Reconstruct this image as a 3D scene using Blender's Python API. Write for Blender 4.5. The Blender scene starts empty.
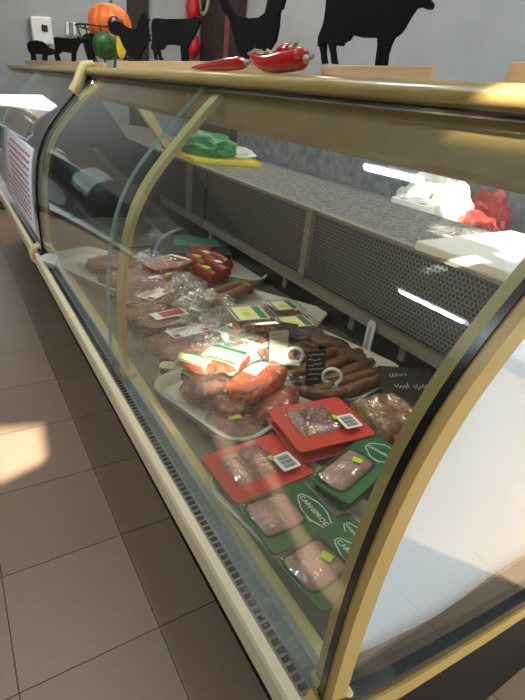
import bpy, bmesh, math, random
from mathutils import Vector, Matrix, noise
from mathutils.bvhtree import BVHTree
random.seed(7)
S = bpy.context.scene
COL = S.collection
R = math.radians
# ------------------------------------------------------------------ camera model (525 x 700)
H = 1.236
F = 478.0
CX, CY = 262.5, 350.0
RM = ((0.84971817, -0.16286026, 0.50145345), (-0.51707441, -0.44325339, 0.73222981), (0.1030198, -0.88147772, -0.46085133))
def ray(px, py):
    d = ((px - CX) / F, (py - CY) / F, 1.0)
    return Vector([sum(RM[i][k] * d[k] for k in range(3)) for i in range(3)])
def onz(px, py, z):
    d = ray(px, py); t = (z - H) / d.z
    return Vector((d.x * t, d.y * t, z))
def onx(px, py, x):
    d = ray(px, py); t = x / d.x
    return Vector((x, d.y * t, H + d.z * t))
def ony(px, py, y):
    d = ray(px, py); t = y / d.y
    return Vector((d.x * t, y, H + d.z * t))
cam_d = bpy.data.cameras.new('camera'); cam = bpy.data.objects.new('camera', cam_d); COL.objects.link(cam)
cam_d.sensor_fit = 'AUTO'; cam_d.sensor_width = 36.0; cam_d.lens = F / 700 * 36.0; cam_d.clip_start = 0.02
rot = Matrix(((RM[0][0], -RM[0][1], -RM[0][2]), (RM[1][0], -RM[1][1], -RM[1][2]), (RM[2][0], -RM[2][1], -RM[2][2])))
cam.matrix_world = Matrix.Translation((0, 0, H)) @ rot.to_4x4()
S.camera = cam

# ------------------------------------------------------------------ materials
def nd(nt, t, **kw):
    n = nt.nodes.new(t)
    for k, v in kw.items():
        setattr(n, k, v)
    return n
def rgba(c):
    def l(v):
        v /= 255.0
        return v / 12.92 if v <= 0.04045 else ((v + 0.055) / 1.055) ** 2.4
    return (l(c[0]), l(c[1]), l(c[2]), 1)
def new_mat(name):
    m = bpy.data.materials.new(name); m.use_nodes = True
    nt = m.node_tree; nt.nodes.clear()
    out = nt.nodes.new('ShaderNodeOutputMaterial')
    return m, nt, out
def mat(name, c1, c2=None, rough=0.5, metal=0.0, scale=20, detail=4, coat=0.0, bump=0.0, bscale=None, stretch=None, sss=0.0, lo=0.35, hi=0.65, spec=0.5):
    m, nt, out = new_mat(name); L = nt.links.new
    p = nd(nt, 'ShaderNodeBsdfPrincipled')
    p.inputs['Roughness'].default_value = rough; p.inputs['Metallic'].default_value = metal
    p.inputs['Coat Weight'].default_value = coat; p.inputs['Coat Roughness'].default_value = 0.08
    p.inputs['Specular IOR Level'].default_value = spec
    p.inputs['Base Color'].default_value = rgba(c1)
    L(p.outputs[0], out.inputs[0])
    if c2 or bump:
        tc = nd(nt, 'ShaderNodeTexCoord'); mp = nd(nt, 'ShaderNodeMapping')
        if stretch: mp.inputs['Scale'].default_value = stretch
        L(tc.outputs['Object'], mp.inputs[0])
    if c2:
        n = nd(nt, 'ShaderNodeTexNoise'); n.inputs['Scale'].default_value = scale; n.inputs['Detail'].default_value = detail
        L(mp.outputs[0], n.inputs['Vector'])
        r = nd(nt, 'ShaderNodeValToRGB')
        r.color_ramp.elements[0].color = rgba(c1); r.color_ramp.elements[1].color = rgba(c2)
        r.color_ramp.elements[0].position = lo; r.color_ramp.elements[1].position = hi
        L(n.outputs['Fac'], r.inputs[0]); L(r.outputs[0], p.inputs['Base Color'])
    if bump:
        n2 = nd(nt, 'ShaderNodeTexNoise'); n2.inputs['Scale'].default_value = bscale or scale; n2.inputs['Detail'].default_value = 3
        L(mp.outputs[0], n2.inputs['Vector'])
        b = nd(nt, 'ShaderNodeBump'); b.inputs['Strength'].default_value = bump; b.inputs['Distance'].default_value = 0.01
        L(n2.outputs['Fac'], b.inputs['Height']); L(b.outputs[0], p.inputs['Normal'])
        if coat: L(b.outputs[0], p.inputs['Coat Normal'])
    return m
def glassy(name, tint=(255, 255, 255), base=0.04, haze=0.0, haze_col=(235, 240, 240), rough=0.0, bump=0.0, bscale=40):
    """a clear sheet: mostly see-through, mirror-like towards grazing angles, optional milky haze"""
    m, nt, out = new_mat(name); L = nt.links.new
    tr = nd(nt, 'ShaderNodeBsdfTransparent'); tr.inputs[0].default_value = rgba(tint)
    gl = nd(nt, 'ShaderNodeBsdfAnisotropic') if False else nd(nt, 'ShaderNodeBsdfGlossy')
    gl.inputs['Roughness'].default_value = rough; gl.inputs[0].default_value = (1, 1, 1, 1)
    lw = nd(nt, 'ShaderNodeLayerWeight'); lw.inputs['Blend'].default_value = 0.5
    pw = nd(nt, 'ShaderNodeMath', operation='POWER'); pw.inputs[1].default_value = 5
    ma = nd(nt, 'ShaderNodeMath', operation='MULTIPLY_ADD'); ma.inputs[1].default_value = 1 - base; ma.inputs[2].default_value = base
    L(lw.outputs['Facing'], pw.inputs[0]); L(pw.outputs[0], ma.inputs[0])
    mx = nd(nt, 'ShaderNodeMixShader'); L(ma.outputs[0], mx.inputs[0])
    src = tr.outputs[0]
    if haze > 0:
        df = nd(nt, 'ShaderNodeBsdfDiffuse'); df.inputs[0].default_value = rgba(haze_col)
        hz = nd(nt, 'ShaderNodeMixShader'); hz.inputs[0].default_value = haze
        if bump:
            tc0 = nd(nt, 'ShaderNodeTexCoord'); n0 = nd(nt, 'ShaderNodeTexNoise'); n0.inputs['Scale'].default_value = bscale * 1.3; n0.inputs['Detail'].default_value = 3
            L(tc0.outputs['Object'], n0.inputs['Vector'])
            mr = nd(nt, 'ShaderNodeMapRange'); mr.inputs['From Min'].default_value = 0.42; mr.inputs['From Max'].default_value = 0.75
            mr.inputs['To Min'].default_value = haze * 0.4; mr.inputs['To Max'].default_value = min(1, haze * 3)
            L(n0.outputs['Fac'], mr.inputs[0]); L(mr.outputs[0], hz.inputs[0])
        L(tr.outputs[0], hz.inputs[1]); L(df.outputs[0], hz.inputs[2]); src = hz.outputs[0]
    L(src, mx.inputs[1]); L(gl.outputs[0], mx.inputs[2])
    if bump:
        tc = nd(nt, 'ShaderNodeTexCoord'); n2 = nd(nt, 'ShaderNodeTexNoise'); n2.inputs['Scale'].default_value = bscale
        b = nd(nt, 'ShaderNodeBump'); b.inputs['Strength'].default_value = bump; b.inputs['Distance'].default_value = 0.01
        L(tc.outputs['Object'], n2.inputs['Vector']); L(n2.outputs['Fac'], b.inputs['Height'])
        L(b.outputs[0], gl.inputs['Normal'])
    L(mx.outputs[0], out.inputs[0])
    return m
def emit(name, c, s):
    m, nt, out = new_mat(name)
    e = nd(nt, 'ShaderNodeEmission'); e.inputs[0].default_value = rgba(c); e.inputs[1].default_value = s
    nt.links.new(e.outputs[0], out.inputs[0]); return m
def tile_mat():
    m, nt, out = new_mat('floor_tile'); L = nt.links.new
    tc = nd(nt, 'ShaderNodeTexCoord'); mp = nd(nt, 'ShaderNodeMapping'); mp.inputs['Location'].default_value = (-0.278 + 0.33, -0.07 + 0.33, 0)
    L(tc.outputs['Object'], mp.inputs[0])
    br = nd(nt, 'ShaderNodeTexBrick'); br.offset = 0.0; br.squash = 1.0
    for k, v in (('Scale', 1.0), ('Mortar Size', 0.0016), ('Mortar Smooth', 0.15), ('Bias', 0.0), ('Brick Width', 0.33), ('Row Height', 0.33)):
        br.inputs[k].default_value = v
    br.inputs['Color1'].default_value = rgba((166, 138, 118)); br.inputs['Color2'].default_value = rgba((158, 131, 111)); br.inputs['Mortar'].default_value = rgba((66, 56, 50))
    L(mp.outputs[0], br.inputs['Vector'])
    n = nd(nt, 'ShaderNodeTexNoise'); n.inputs['Scale'].default_value = 22; n.inputs['Detail'].default_value = 6
    m2 = nd(nt, 'ShaderNodeMapping'); m2.inputs['Scale'].default_value = (1, 6, 1); L(tc.outputs['Object'], m2.inputs[0]); L(m2.outputs[0], n.inputs['Vector'])
    mix = nd(nt, 'ShaderNodeMix', data_type='RGBA', blend_type='MULTIPLY'); mix.inputs[0].default_value = 0.22
    L(br.outputs['Color'], mix.inputs[6]); L(n.outputs['Fac'], mix.inputs[7])
    p = nd(nt, 'ShaderNodeBsdfPrincipled'); p.inputs['Roughness'].default_value = 0.42; p.inputs['Specular IOR Level'].default_value = 0.35
    L(mix.outputs[2], p.inputs['Base Color'])
    b = nd(nt, 'ShaderNodeBump'); b.inputs['Strength'].default_value = 0.25; b.inputs['Distance'].default_value = 0.002; b.invert = True
    L(br.outputs['Fac'], b.inputs['Height']); L(b.outputs[0], p.inputs['Normal'])
    L(p.outputs[0], out.inputs[0]); return m
def mesh_panel_mat():
    """perforated steel: hexagonal lattice of round holes in the YZ plane"""
    m, nt, out = new_mat('perforated_steel'); L = nt.links.new
    tc = nd(nt, 'ShaderNodeTexCoord'); k = 2 * math.pi / 0.0115
    outs = []
    for a in (90, 210, 330):
        d = nd(nt, 'ShaderNodeVectorMath', operation='DOT_PRODUCT'); L(tc.outputs['Object'], d.inputs[0])
        d.inputs[1].default_value = (0, k * math.cos(R(a)), k * math.sin(R(a)))
        c = nd(nt, 'ShaderNodeMath', operation='COSINE'); L(d.outputs['Value'], c.inputs[0]); outs.append(c.outputs[0])
    s1 = nd(nt, 'ShaderNodeMath', operation='ADD'); L(outs[0], s1.inputs[0]); L(outs[1], s1.inputs[1])
    s2 = nd(nt, 'ShaderNodeMath', operation='ADD'); L(s1.outputs[0], s2.inputs[0]); L(outs[2], s2.inputs[1])
    mr = nd(nt, 'ShaderNodeMapRange'); mr.inputs['From Min'].default_value = -0.55; mr.inputs['From Max'].default_value = 0.15
    L(s2.outputs[0], mr.inputs[0])
    r = nd(nt, 'ShaderNodeMix', data_type='RGBA'); r.inputs[6].default_value = rgba((116, 117, 118)); r.inputs[7].default_value = rgba((22, 23, 25))
    L(mr.outputs[0], r.inputs[0])
    p = nd(nt, 'ShaderNodeBsdfPrincipled'); p.inputs['Roughness'].default_value = 0.45; p.inputs['Metallic'].default_value = 0.3
    L(r.outputs[2], p.inputs['Base Color']); L(p.outputs[0], out.inputs[0]); return m
def granite_mat():
    m, nt, out = new_mat('speckled_granite'); L = nt.links.new
    tc = nd(nt, 'ShaderNodeTexCoord'); v = nd(nt, 'ShaderNodeTexVoronoi'); v.inputs['Scale'].default_value = 110
    L(tc.outputs['Object'], v.inputs['Vector'])
    r = nd(nt, 'ShaderNodeValToRGB'); e = r.color_ramp.elements
    e[0].color = rgba((44, 43, 44)); e[0].position = 0.25; e[1].color = rgba((156, 152, 148)); e[1].position = 0.62
    sp = nd(nt, 'ShaderNodeSeparateColor'); L(v.outputs['Color'], sp.inputs[0]); L(sp.outputs[0], r.inputs[0])
    p = nd(nt, 'ShaderNodeBsdfPrincipled'); p.inputs['Roughness'].default_value = 0.3
    L(r.outputs[0], p.inputs['Base Color']); L(p.outputs[0], out.inputs[0]); return m

M = {}
M['tile'] = tile_mat()
M['wall'] = mat('grey_wall_paint', (166, 172, 177), (158, 164, 170), 0.8, scale=3)
M['brown'] = mat('brown_wall_panelling', (92, 76, 64), (78, 64, 54), 0.7, scale=4)
M['ceiling'] = mat('white_ceiling_paint', (225, 225, 222), rough=0.9)
M['trim'] = mat('dark_skirting', (90, 78, 70), rough=0.5)
M['reflection_grey'] = mat('streaked_reflection_grey', (146, 149, 156), (98, 102, 110), 0.45, scale=6, detail=8, bump=0.4, bscale=14, stretch=(1, 3, 3))  # grey streaks paint in a building's reflection from the curved glass
M['tan'] = mat('tan_enamel', (186, 160, 96), (178, 152, 90), 0.32, scale=8, coat=0.3)
M['olive'] = mat('tan_visor', (178, 148, 84), (166, 137, 76), 0.4, scale=25)
M['cream'] = mat('cream_enamel', (224, 206, 146), (216, 198, 138), 0.4, scale=12)
M['nearrib'] = mat('tan_rib_enamel', (204, 170, 100), (196, 162, 92), 0.4, scale=12)
M['bumper'] = mat('cream_bumper', (226, 210, 176), rough=0.5)
M['endtrim'] = mat('ochre_trim', (200, 164, 92), (190, 154, 84), 0.4, scale=10)
M['rubber'] = mat('black_rubber', (14, 15, 20), rough=0.25, coat=0.4)
M['black'] = mat('black_panel', (17, 16, 17), rough=0.55, spec=0.2)
M['blackcut'] = mat('black_cutout_board', (20, 18, 19), (26, 24, 25), 0.85, scale=30, spec=0.1)
M['steel'] = mat('brushed_steel', (186, 180, 168), (160, 155, 145), 0.34, 0.55, scale=40, stretch=(1, 0.05, 1))
M['deck'] = mat('steel_deck', (138, 136, 128), (116, 114, 106), 0.4, 0.5, scale=12)
M['dark'] = mat('dark_back_panel', (40, 42, 46), (28, 29, 32), 0.3, scale=10, coat=0.2)
M['greyplastic'] = mat('grey_strip', (122, 130, 132), rough=0.4)
M['perf'] = mesh_panel_mat()
M['granite'] = granite_mat()
M['glass'] = glassy('curved_glass', (246, 251, 249), 0.07)
M['sideglass'] = glassy('side_glass_sheet', (250, 252, 252), 0.022)
M['glassedge'] = mat('glass_edge', (168, 200, 205), rough=0.1, coat=0.5)
M['film'] = glassy('shrink_film', base=0.07, haze=0.03, rough=0.05, bump=1.0, bscale=28)
M['bag'] = glassy('clear_bag', base=0.10, haze=0.14, rough=0.08, bump=1.0, bscale=30)
M['clearbox'] = glassy('clear_plastic', base=0.08, haze=0.06, rough=0.06)
M['tray'] = mat('white_tray', (212, 210, 203), rough=0.35)
M['white'] = mat('white_plastic', (244, 244, 242), rough=0.4)
M['paper'] = mat('white_paper', (240, 241, 250), rough=0.85)
M['card'] = mat('cream_card', (232, 226, 182), (226, 220, 172), 0.6, scale=30)
M['palecard'] = mat('pale_price_card', (186, 174, 158), rough=0.5)
M['red'] = mat('red_card', (214, 58, 42), (206, 50, 36), 0.35, scale=20, coat=0.3)
M['redprint'] = mat('red_print', (196, 30, 44), rough=0.5)
M['green'] = mat('green_card', (16, 104, 58), (12, 92, 50), 0.3, scale=20, coat=0.3)
M['darkgreen'] = mat('dark_green_card', (10, 66, 40), rough=0.35)
M['greenprint'] = mat('green_print', (30, 130, 96), rough=0.5)
M['whiteprint'] = mat('white_print', (236, 240, 236), rough=0.5)
M['blackprint'] = mat('black_print', (24, 24, 26), rough=0.5)
M['blueprint'] = mat('blue_print', (60, 80, 170), rough=0.5)
M['lime'] = mat('lime_sticker', (196, 226, 40), rough=0.5)
M['ham'] = mat('sliced_ham', (180, 130, 126), (148, 100, 98), 0.35, scale=45, coat=0.4, bump=0.3)
M['salami'] = mat('sliced_salami', (176, 112, 108), (92, 46, 48), 0.35, scale=120, coat=0.4)
M['vacmeat'] = mat('vacuum_packed_meat', (124, 76, 64), (84, 46, 38), 0.3, scale=22, coat=0.6, bump=0.6, bscale=45)
M['vacpink'] = mat('vacuum_packed_pink_meat', (156, 98, 86), (108, 60, 52), 0.3, scale=26, coat=0.6, bump=0.6, bscale=45)
M['vacbrown'] = mat('vacuum_packed_brown_meat', (140, 86, 54), (98, 58, 38), 0.3, scale=26, coat=0.6, bump=0.6, bscale=45)
M['redmeat'] = mat('raw_red_meat', (150, 68, 58), (104, 40, 36), 0.3, scale=26, coat=0.5, bump=0.5, bscale=40)
M['orangeham'] = mat('smoked_ham', (214, 92, 36), (176, 62, 26), 0.28, scale=24, coat=0.6, bump=0.5, bscale=40)
M['smoked'] = mat('smoked_red_meat', (172, 70, 38), (132, 46, 26), 0.3, scale=34, coat=0.5, bump=0.6, bscale=60)
M['sausage'] = mat('brown_sausage', (128, 84, 56), (88, 54, 36), 0.38, scale=40, coat=0.3, bump=0.5, bscale=60)
M['redsausage'] = mat('red_sausage', (168, 52, 34), (120, 34, 24), 0.32, scale=34, coat=0.4, bump=0.4)
M['jerky'] = mat('dark_dried_meat', (84, 52, 38), (48, 28, 22), 0.42, scale=36, coat=0.3, bump=0.9, bscale=60)
M['bacon'] = mat('bacon_slab', (186, 140, 98), (116, 74, 48), 0.35, scale=40, coat=0.4, bump=0.6, bscale=50)
M['dice'] = mat('diced_meat', (170, 104, 72), (110, 60, 42), 0.4, scale=60, coat=0.3, bump=0.9, bscale=70)
M['pumpkin'] = mat('pumpkin_skin', (236, 112, 26), (222, 92, 18), 0.45, scale=8)
M['melon'] = mat('green_gourd', (40, 96, 36), (16, 50, 20), 0.4, scale=26, stretch=(3, 3, 0.6))
M['yellow'] = mat('yellow_gourd', (236, 190, 44), rough=0.4)
M['aubergine'] = mat('dark_aubergine', (64, 20, 26), rough=0.3)
M['chili'] = mat('glossy_red_chili', (206, 20, 26), (186, 12, 20), 0.14, scale=10, coat=0.8)
M['straw'] = mat('straw_raffia', (206, 196, 170), (160, 146, 118), 0.8, scale=60)
M['pine'] = mat('pale_pine', (226, 190, 148), (212, 172, 128), 0.6, scale=6, stretch=(30, 1, 30))
M['yboard'] = mat('yellow_chopping_board', (226, 200, 40), rough=0.5)
M['wboard'] = mat('white_chopping_board', (246, 246, 244), rough=0.45)
M['greenbag'] = mat('green_plastic_bag', (44, 150, 84), (24, 110, 60), 0.3, scale=20, bump=0.8, bscale=30)
M['whitebag'] = mat('white_plastic_bag', (236, 238, 234), (214, 218, 214), 0.35, scale=20, bump=0.8, bscale=30)
M['creambag'] = mat('cream_paper_bag', (232, 224, 190), rough=0.6)
M['redbag'] = mat('red_packet', (196, 50, 44), (150, 34, 34), 0.3, scale=18, bump=0.5, bscale=30)
M['wood'] = mat('dark_old_wood', (58, 42, 38), (30, 24, 24), 0.7, scale=8, stretch=(6, 6, 1), bump=0.4)
M['pipe'] = mat('dark_door_frame', (34, 32, 33), rough=0.5)
M['device'] = mat('white_device', (236, 240, 244), rough=0.35)
M['facade'] = mat('grey_render_facade', (176, 178, 180), (150, 152, 156), 0.9, scale=1.5)
M['street'] = mat('street_paving', (92, 91, 92), (74, 73, 74), 0.9, scale=4)
M['tube'] = emit('lit_tube', (232, 245, 250), 230.0)
M['panel'] = emit('fill_light_diffuser', (255, 240, 220), 11.0); M['shelftube'] = emit('lit_display_tube', (255, 240, 218), 7.0)  # the diffuser belongs to the added fill lamps
M['carpaint'] = mat('black_car_paint', (22, 23, 26), rough=0.2, coat=1.0)
M['carglass'] = mat('car_glass', (40, 46, 54), rough=0.05, coat=1.0)
M['tyre'] = mat('car_tyre', (30, 30, 31), rough=0.8)
M['alloy'] = mat('alloy_rim', (150, 152, 155), rough=0.3, metal=0.8)

# ------------------------------------------------------------------ mesh builder
class MB:
    def __init__(s): s.v = []; s.f = []; s.sm = []; s.mi = []
    def add(s, vs, fs, smooth=False, mi=0):
        o = len(s.v); s.v += [Vector(v) for v in vs]
        for f in fs: s.f.append([i + o for i in f]); s.sm.append(smooth); s.mi.append(mi)
        return s
    def box(s, c, d, rz=0, mi=0, rx=0, ry=0, bev=0):
        bm = bmesh.new(); bmesh.ops.create_cube(bm, size=1)
        bmesh.ops.scale(bm, vec=d, verts=bm.verts)
        if bev: bmesh.ops.bevel(bm, geom=bm.edges[:], offset=bev, segments=2, affect='EDGES', profile=0.5)
        m = Matrix.Translation(c) @ Matrix.Rotation(rz, 4, 'Z') @ Matrix.Rotation(ry, 4, 'Y') @ Matrix.Rotation(rx, 4, 'X')
        return s.bm(bm, m, mi=mi)
    def bm(s, bm, m=None, smooth=False, mi=0):
        bm.verts.index_update()
        s.add([(m @ v.co) if m else v.co.copy() for v in bm.verts], [[v.index for v in f.verts] for f in bm.faces], smooth, mi)
        bm.free(); return s
    def prism(s, poly, fn, t0, t1, mi=0, smooth=False):
        """poly: closed list of 2D points; fn(p, t) -> 3D; caps are ngons"""
        n = len(poly)
        vs = [fn(p, t0) for p in poly] + [fn(p, t1) for p in poly]
        s.add(vs, [[i, (i + 1) % n, n + (i + 1) % n, n + i] for i in range(n)], smooth, mi)
        s.add(vs[:n], [list(range(n))[::-1]], False, mi); s.add(vs[n:], [list(range(n))], False, mi)
        return s
    def tube(s, pts, rad, n=10, closed=False, mi=0, flat=None):
        pts = [Vector(p) for p in pts]; m = len(pts); rings = []; up = Vector((0, 0, 1)); prev = None
        for i, p in enumerate(pts):
            a = pts[(i - 1) % m] if (closed or i > 0) else p
            b = pts[(i + 1) % m] if (closed or i < m - 1) else p
            t = (b - a).normalized()
            if prev is None:
                x = t.cross(up)
                if x.length < 1e-3: x = t.cross(Vector((1, 0, 0)))
            else:
                x = prev - t * prev.dot(t)
            x.normalize(); prev = x; y = t.cross(x)
            r = rad[i] if isinstance(rad, (list, tuple)) else rad
            ry = r * (flat or 1)
            rings.append([p + x * r * math.cos(2 * math.pi * k / n) + y * ry * math.sin(2 * math.pi * k / n) for k in range(n)])
        vs = [v for r_ in rings for v in r_]; fs = []
        for i in range(m if closed else m - 1):
            j = (i + 1) % m
            for k in range(n): fs.append([i * n + k, i * n + (k + 1) % n, j * n + (k + 1) % n, j * n + k])
        if not closed: fs += [list(range(n))[::-1], [(m - 1) * n + k for k in range(n)]]
        return s.add(vs, fs, True, mi)
    def lathe(s, prof, c=(0, 0, 0), n=24, mi=0, lobes=0, depth=0):
        vs = []; fs = []; m = len(prof)
        for r, z in prof:
            for k in range(n):
                a = 2 * math.pi * k / n; rr = r * (1 - depth * abs(math.cos(a * lobes / 2)) ** 6) if lobes else r
                vs.append((c[0] + rr * math.cos(a), c[1] + rr * math.sin(a), c[2] + z))
        for i in range(m - 1):
            for k in range(n): fs.append([i * n + k, i * n + (k + 1) % n, (i + 1) * n + (k + 1) % n, (i + 1) * n + k])
        fs += [list(range(n))[::-1], [(m - 1) * n + k for k in range(n)]]
        return s.add(vs, fs, True, mi)
    def build(s, name, material, parent=None, bevel=0, solid=0, sub=0):
        me = bpy.data.meshes.new(name)
        off = Vector((0, 0, 0))
        me.from_pydata([tuple(v) for v in s.v], [], s.f); me.update()
        for p, sm, mi in zip(me.polygons, s.sm, s.mi): p.use_smooth = sm; p.material_index = mi
        for m in (material if isinstance(material, (list, tuple)) else [material]): me.materials.append(m)
        bm = bmesh.new(); bm.from_mesh(me); bmesh.ops.remove_doubles(bm, verts=bm.verts, dist=1e-6); bmesh.ops.recalc_face_normals(bm, faces=bm.faces)
        for e in bm.edges:
            if len(e.link_faces) == 2 and (e.link_faces[0].smooth != e.link_faces[1].smooth or e.calc_face_angle(0) > 0.9): e.smooth = False
        bm.to_mesh(me); bm.free()
        o = bpy.data.objects.new(name, me); COL.objects.link(o)
        if solid:
            q = o.modifiers.new('thickness', 'SOLIDIFY'); q.thickness = solid; q.offset = 0
        if bevel:
            b = o.modifiers.new('bevel', 'BEVEL'); b.width = bevel; b.segments = 2; b.limit_method = 'ANGLE'; b.angle_limit = R(40)
        if sub:
            b = o.modifiers.new('subsurf', 'SUBSURF'); b.levels = sub; b.render_levels = sub
        if parent: o.parent = parent
        return o
    def shift(s, d): s.v = [v + Vector(d) for v in s.v]; return s
def tag(o, label=None, cat=None, group=None, kind=None):
    if label: o['label'] = label
    if cat: o['category'] = cat
    if group: o['group'] = group
    if kind: o['kind'] = kind
    return o
def thing(name, label, cat, loc=(0, 0, 0), rz=0, group=None):
    o = bpy.data.objects.new(name, None); COL.objects.link(o); o.empty_display_size = 0.05
    o.location = loc; o.rotation_euler = (0, 0, rz)
    return tag(o, label, cat, group)
def struct(name, mb, m): return tag(mb.build(name, m), kind='structure')
def rrect(w, h, r, n=5):
    pts = []
    for cx, cy, a0 in ((w / 2 - r, h / 2 - r, 0), (-w / 2 + r, h / 2 - r, 90), (-w / 2 + r, -h / 2 + r, 180), (w / 2 - r, -h / 2 + r, 270)):
        for k in range(n + 1):
            a = R(a0 + 90 * k / n); pts.append((cx + r * math.cos(a), cy + r * math.sin(a)))
    return pts
def plate(w, h, r, z0, z1, c=(0, 0)):
    return MB().prism(rrect(w, h, r), lambda p, t: (p[0] + c[0], p[1] + c[1], t), z0, z1)
def quad_fit(q, z):
    a, b, c, d = [onz(p[0], p[1], z) for p in q]
    ctr = (a + b + c + d) / 4; u = ((b - a) + (c - d)) / 2; v = ((d - a) + (c - b)) / 2
    return ctr, u.length, v.length, math.atan2(u.y, u.x)

# ------------------------------------------------------------------ room
YF, XR, XL, YN, ZC = 5.5, 2.6, -2.4, -1.3, 3.1
struct('floor', MB().box((0.1, 2.1, -0.02), (5.2, 7.0, 0.04)), M['tile']).location = (0, 0, 0)
struct('ceiling', MB().box((0.1, 2.1, ZC + 0.03), (5.2, 7.0, 0.06)), M['ceiling'])
struct('wall_right', MB().box((XR + 0.05, 2.1, ZC / 2), (0.1, 6.8, ZC)), M['wall'])
def holed(outer, holes, fn, t0, t1):
    bm = bmesh.new()
    def loop(pts):
        vs = [bm.verts.new((p[0], p[1], 0)) for p in pts]
        for i in range(len(vs)): bm.edges.new((vs[i], vs[(i + 1) % len(vs)]))
    loop(outer)
    for h in holes: loop(h)
    bmesh.ops.triangle_fill(bm, use_beauty=True, edges=bm.edges[:])
    bm.verts.index_update()
    mb = MB()
    vs = [v.co.copy() for v in bm.verts]; fs = [[v.index for v in f.verts] for f in bm.faces]
    mb.add([fn(v, t0) for v in vs], fs); mb.add([fn(v, t1) for v in vs], fs)
    for e in bm.edges:
        if len(e.link_faces) == 1:
            a, b = [v.co for v in e.verts]
            mb.add([fn(a, t0), fn(b, t0), fn(b, t1), fn(a, t1)], [[0, 1, 2, 3]])
    bm.free(); return mb
def rect(a, b, c, d): return [(a, c), (b, c), (b, d), (a, d)]
# far wall with a shop window on the customer side (only its reflection shows; outline shaped for that)
struct('wall_far', holed(rect(XL, XR, 0, ZC), [rect(-1.95, -0.42, 0.05, 1.9), [(-.22, .6), (.27, .6), (.27, 1.62), (.16, 1.74), (.0, 1.5), (-.22, 1.15)]], lambda p, t: (p[0], t, p[1]), YF, YF + 0.08), M['wall'])
struct('wall_left', holed(rect(YN, YF, 0, ZC), [rect(-1.1, .75, 0.4, 2.4)], lambda p, t: (t, p[0], p[1]), XL - 0.08, XL), M['brown'])
# ---- the sun, and made-up gaps in the unseen front wall that shape its patches
SUN = Vector((0.50, 0.75, -0.45)).normalized()
def back(P):
    t = (P.y - YN) / SUN.y; Q = P - SUN * t
    return (Q.x, Q.z)
FLOORPX = [(-6, 428), (40, 425), (46, 460), (2, 481), (-6, 482)]
gaps = []
gaps.append([back(onz(px, py, 0.0)) for px, py in FLOORPX])
gaps.append([back(onz(px, py, 0.66)) for px, py in ((178, 352), (228, 328), (296, 352), (262, 378), (206, 392))])      # onto the packs
gaps.append([back(Vector((0.49, y, z))) for y, z in ((0.195, 1.25), (0.39, 1.25), (0.30, 1.32), (0.195, 1.32))])          # onto the canopy end
gaps.append([back(onz(px, py, 0.95)) for px, py in ((402, 248), (436, 222), (545, 236), (500, 272), (462, 268))])       # onto the board
gaps.append([back(onx(px, py, 2.1)) for px, py in ((404, 196), (424, 176), (455, 164), (500, 184), (488, 236), (432, 226))])             # onto the bags
# narrow added gaps that lay long streaks of sun on the tiles in front of the counter
gaps.append([(-2.19, 1.68), (-2.18, 1.62), (-1.75, 1.40), (-1.93, 1.55), (-2.06, 1.63)])
gaps.append([(-2.29, 1.57), (-2.05, 1.43), (-1.81, 1.30), (-1.61, 1.15), (-1.43, 1.11), (-1.50, 1.18), (-1.69, 1.29), (-1.93, 1.42), (-2.2, 1.57)])
struct('wall_front', holed(rect(XL, XR, 0, ZC), gaps + [rect(.40, 2.5, .1, 1.95)], lambda p, t: (p[0], t, p[1]), YN - 0.01, YN), M['brown'])  # unseen wall; large opening added to send skylight onto the end paper
struct('trim_corner', MB().box((1.83, YF - 0.03, 1.3), (0.20, 0.06, 2.6)), M['pipe'])
struct('baseboard_far', MB().box((0.3, YF - 0.012, 0.04), (4.5, 0.02, 0.08)), M['trim'])
struct('baseboard_right', MB().box((XR - 0.012, 2.1, 0.04), (0.02, 6.6, 0.08)), M['trim'])
for i, (c, d) in enumerate([((-1.185, YF + 0.04, .975), (1.53, 0.006, 1.85)), ((0.025, YF + 0.04, 1.17), (.49, 0.006, 1.14)), ((XL - 0.04, -.175, 1.4), (0.006, 1.85, 2.0)), ((1.45, YN - .005, 1.025), (2.10, 0.006, 1.85))]):
    struct('window_%d' % (i + 1), MB().box(c, d), M['glass'])  # last pane fills the opening added in the front wall
tag(MB().box((0, 4, -0.09), (50, 50, 0.06)).build('street', M['street']), kind='structure')
tag(MB().box((-1.5, 6.9, -.035), (4.2, 2.6, .05)).build('pale_reflected_slab', M['facade']), kind='structure')  # pale slab added to lighten the far window's reflection
tag(MB().box((-3.7, 11.3, 3.0), (6.6, .5, 6.1)).build('sky_blocking_front', M['brown']), 'unseen dark house front beyond the car, added to cut the reflected sky', 'building')  # unseen, added to darken the sky reflected from the far window
tag(MB().box((-7.4, 1.8, 3.95), (0.6, 20.4, 8.0)).build('sun_blocking_facade', M['facade']), 'unseen grey house front across the street, added to block the sun', 'building')  # unseen, added to keep the sun off the left window

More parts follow.
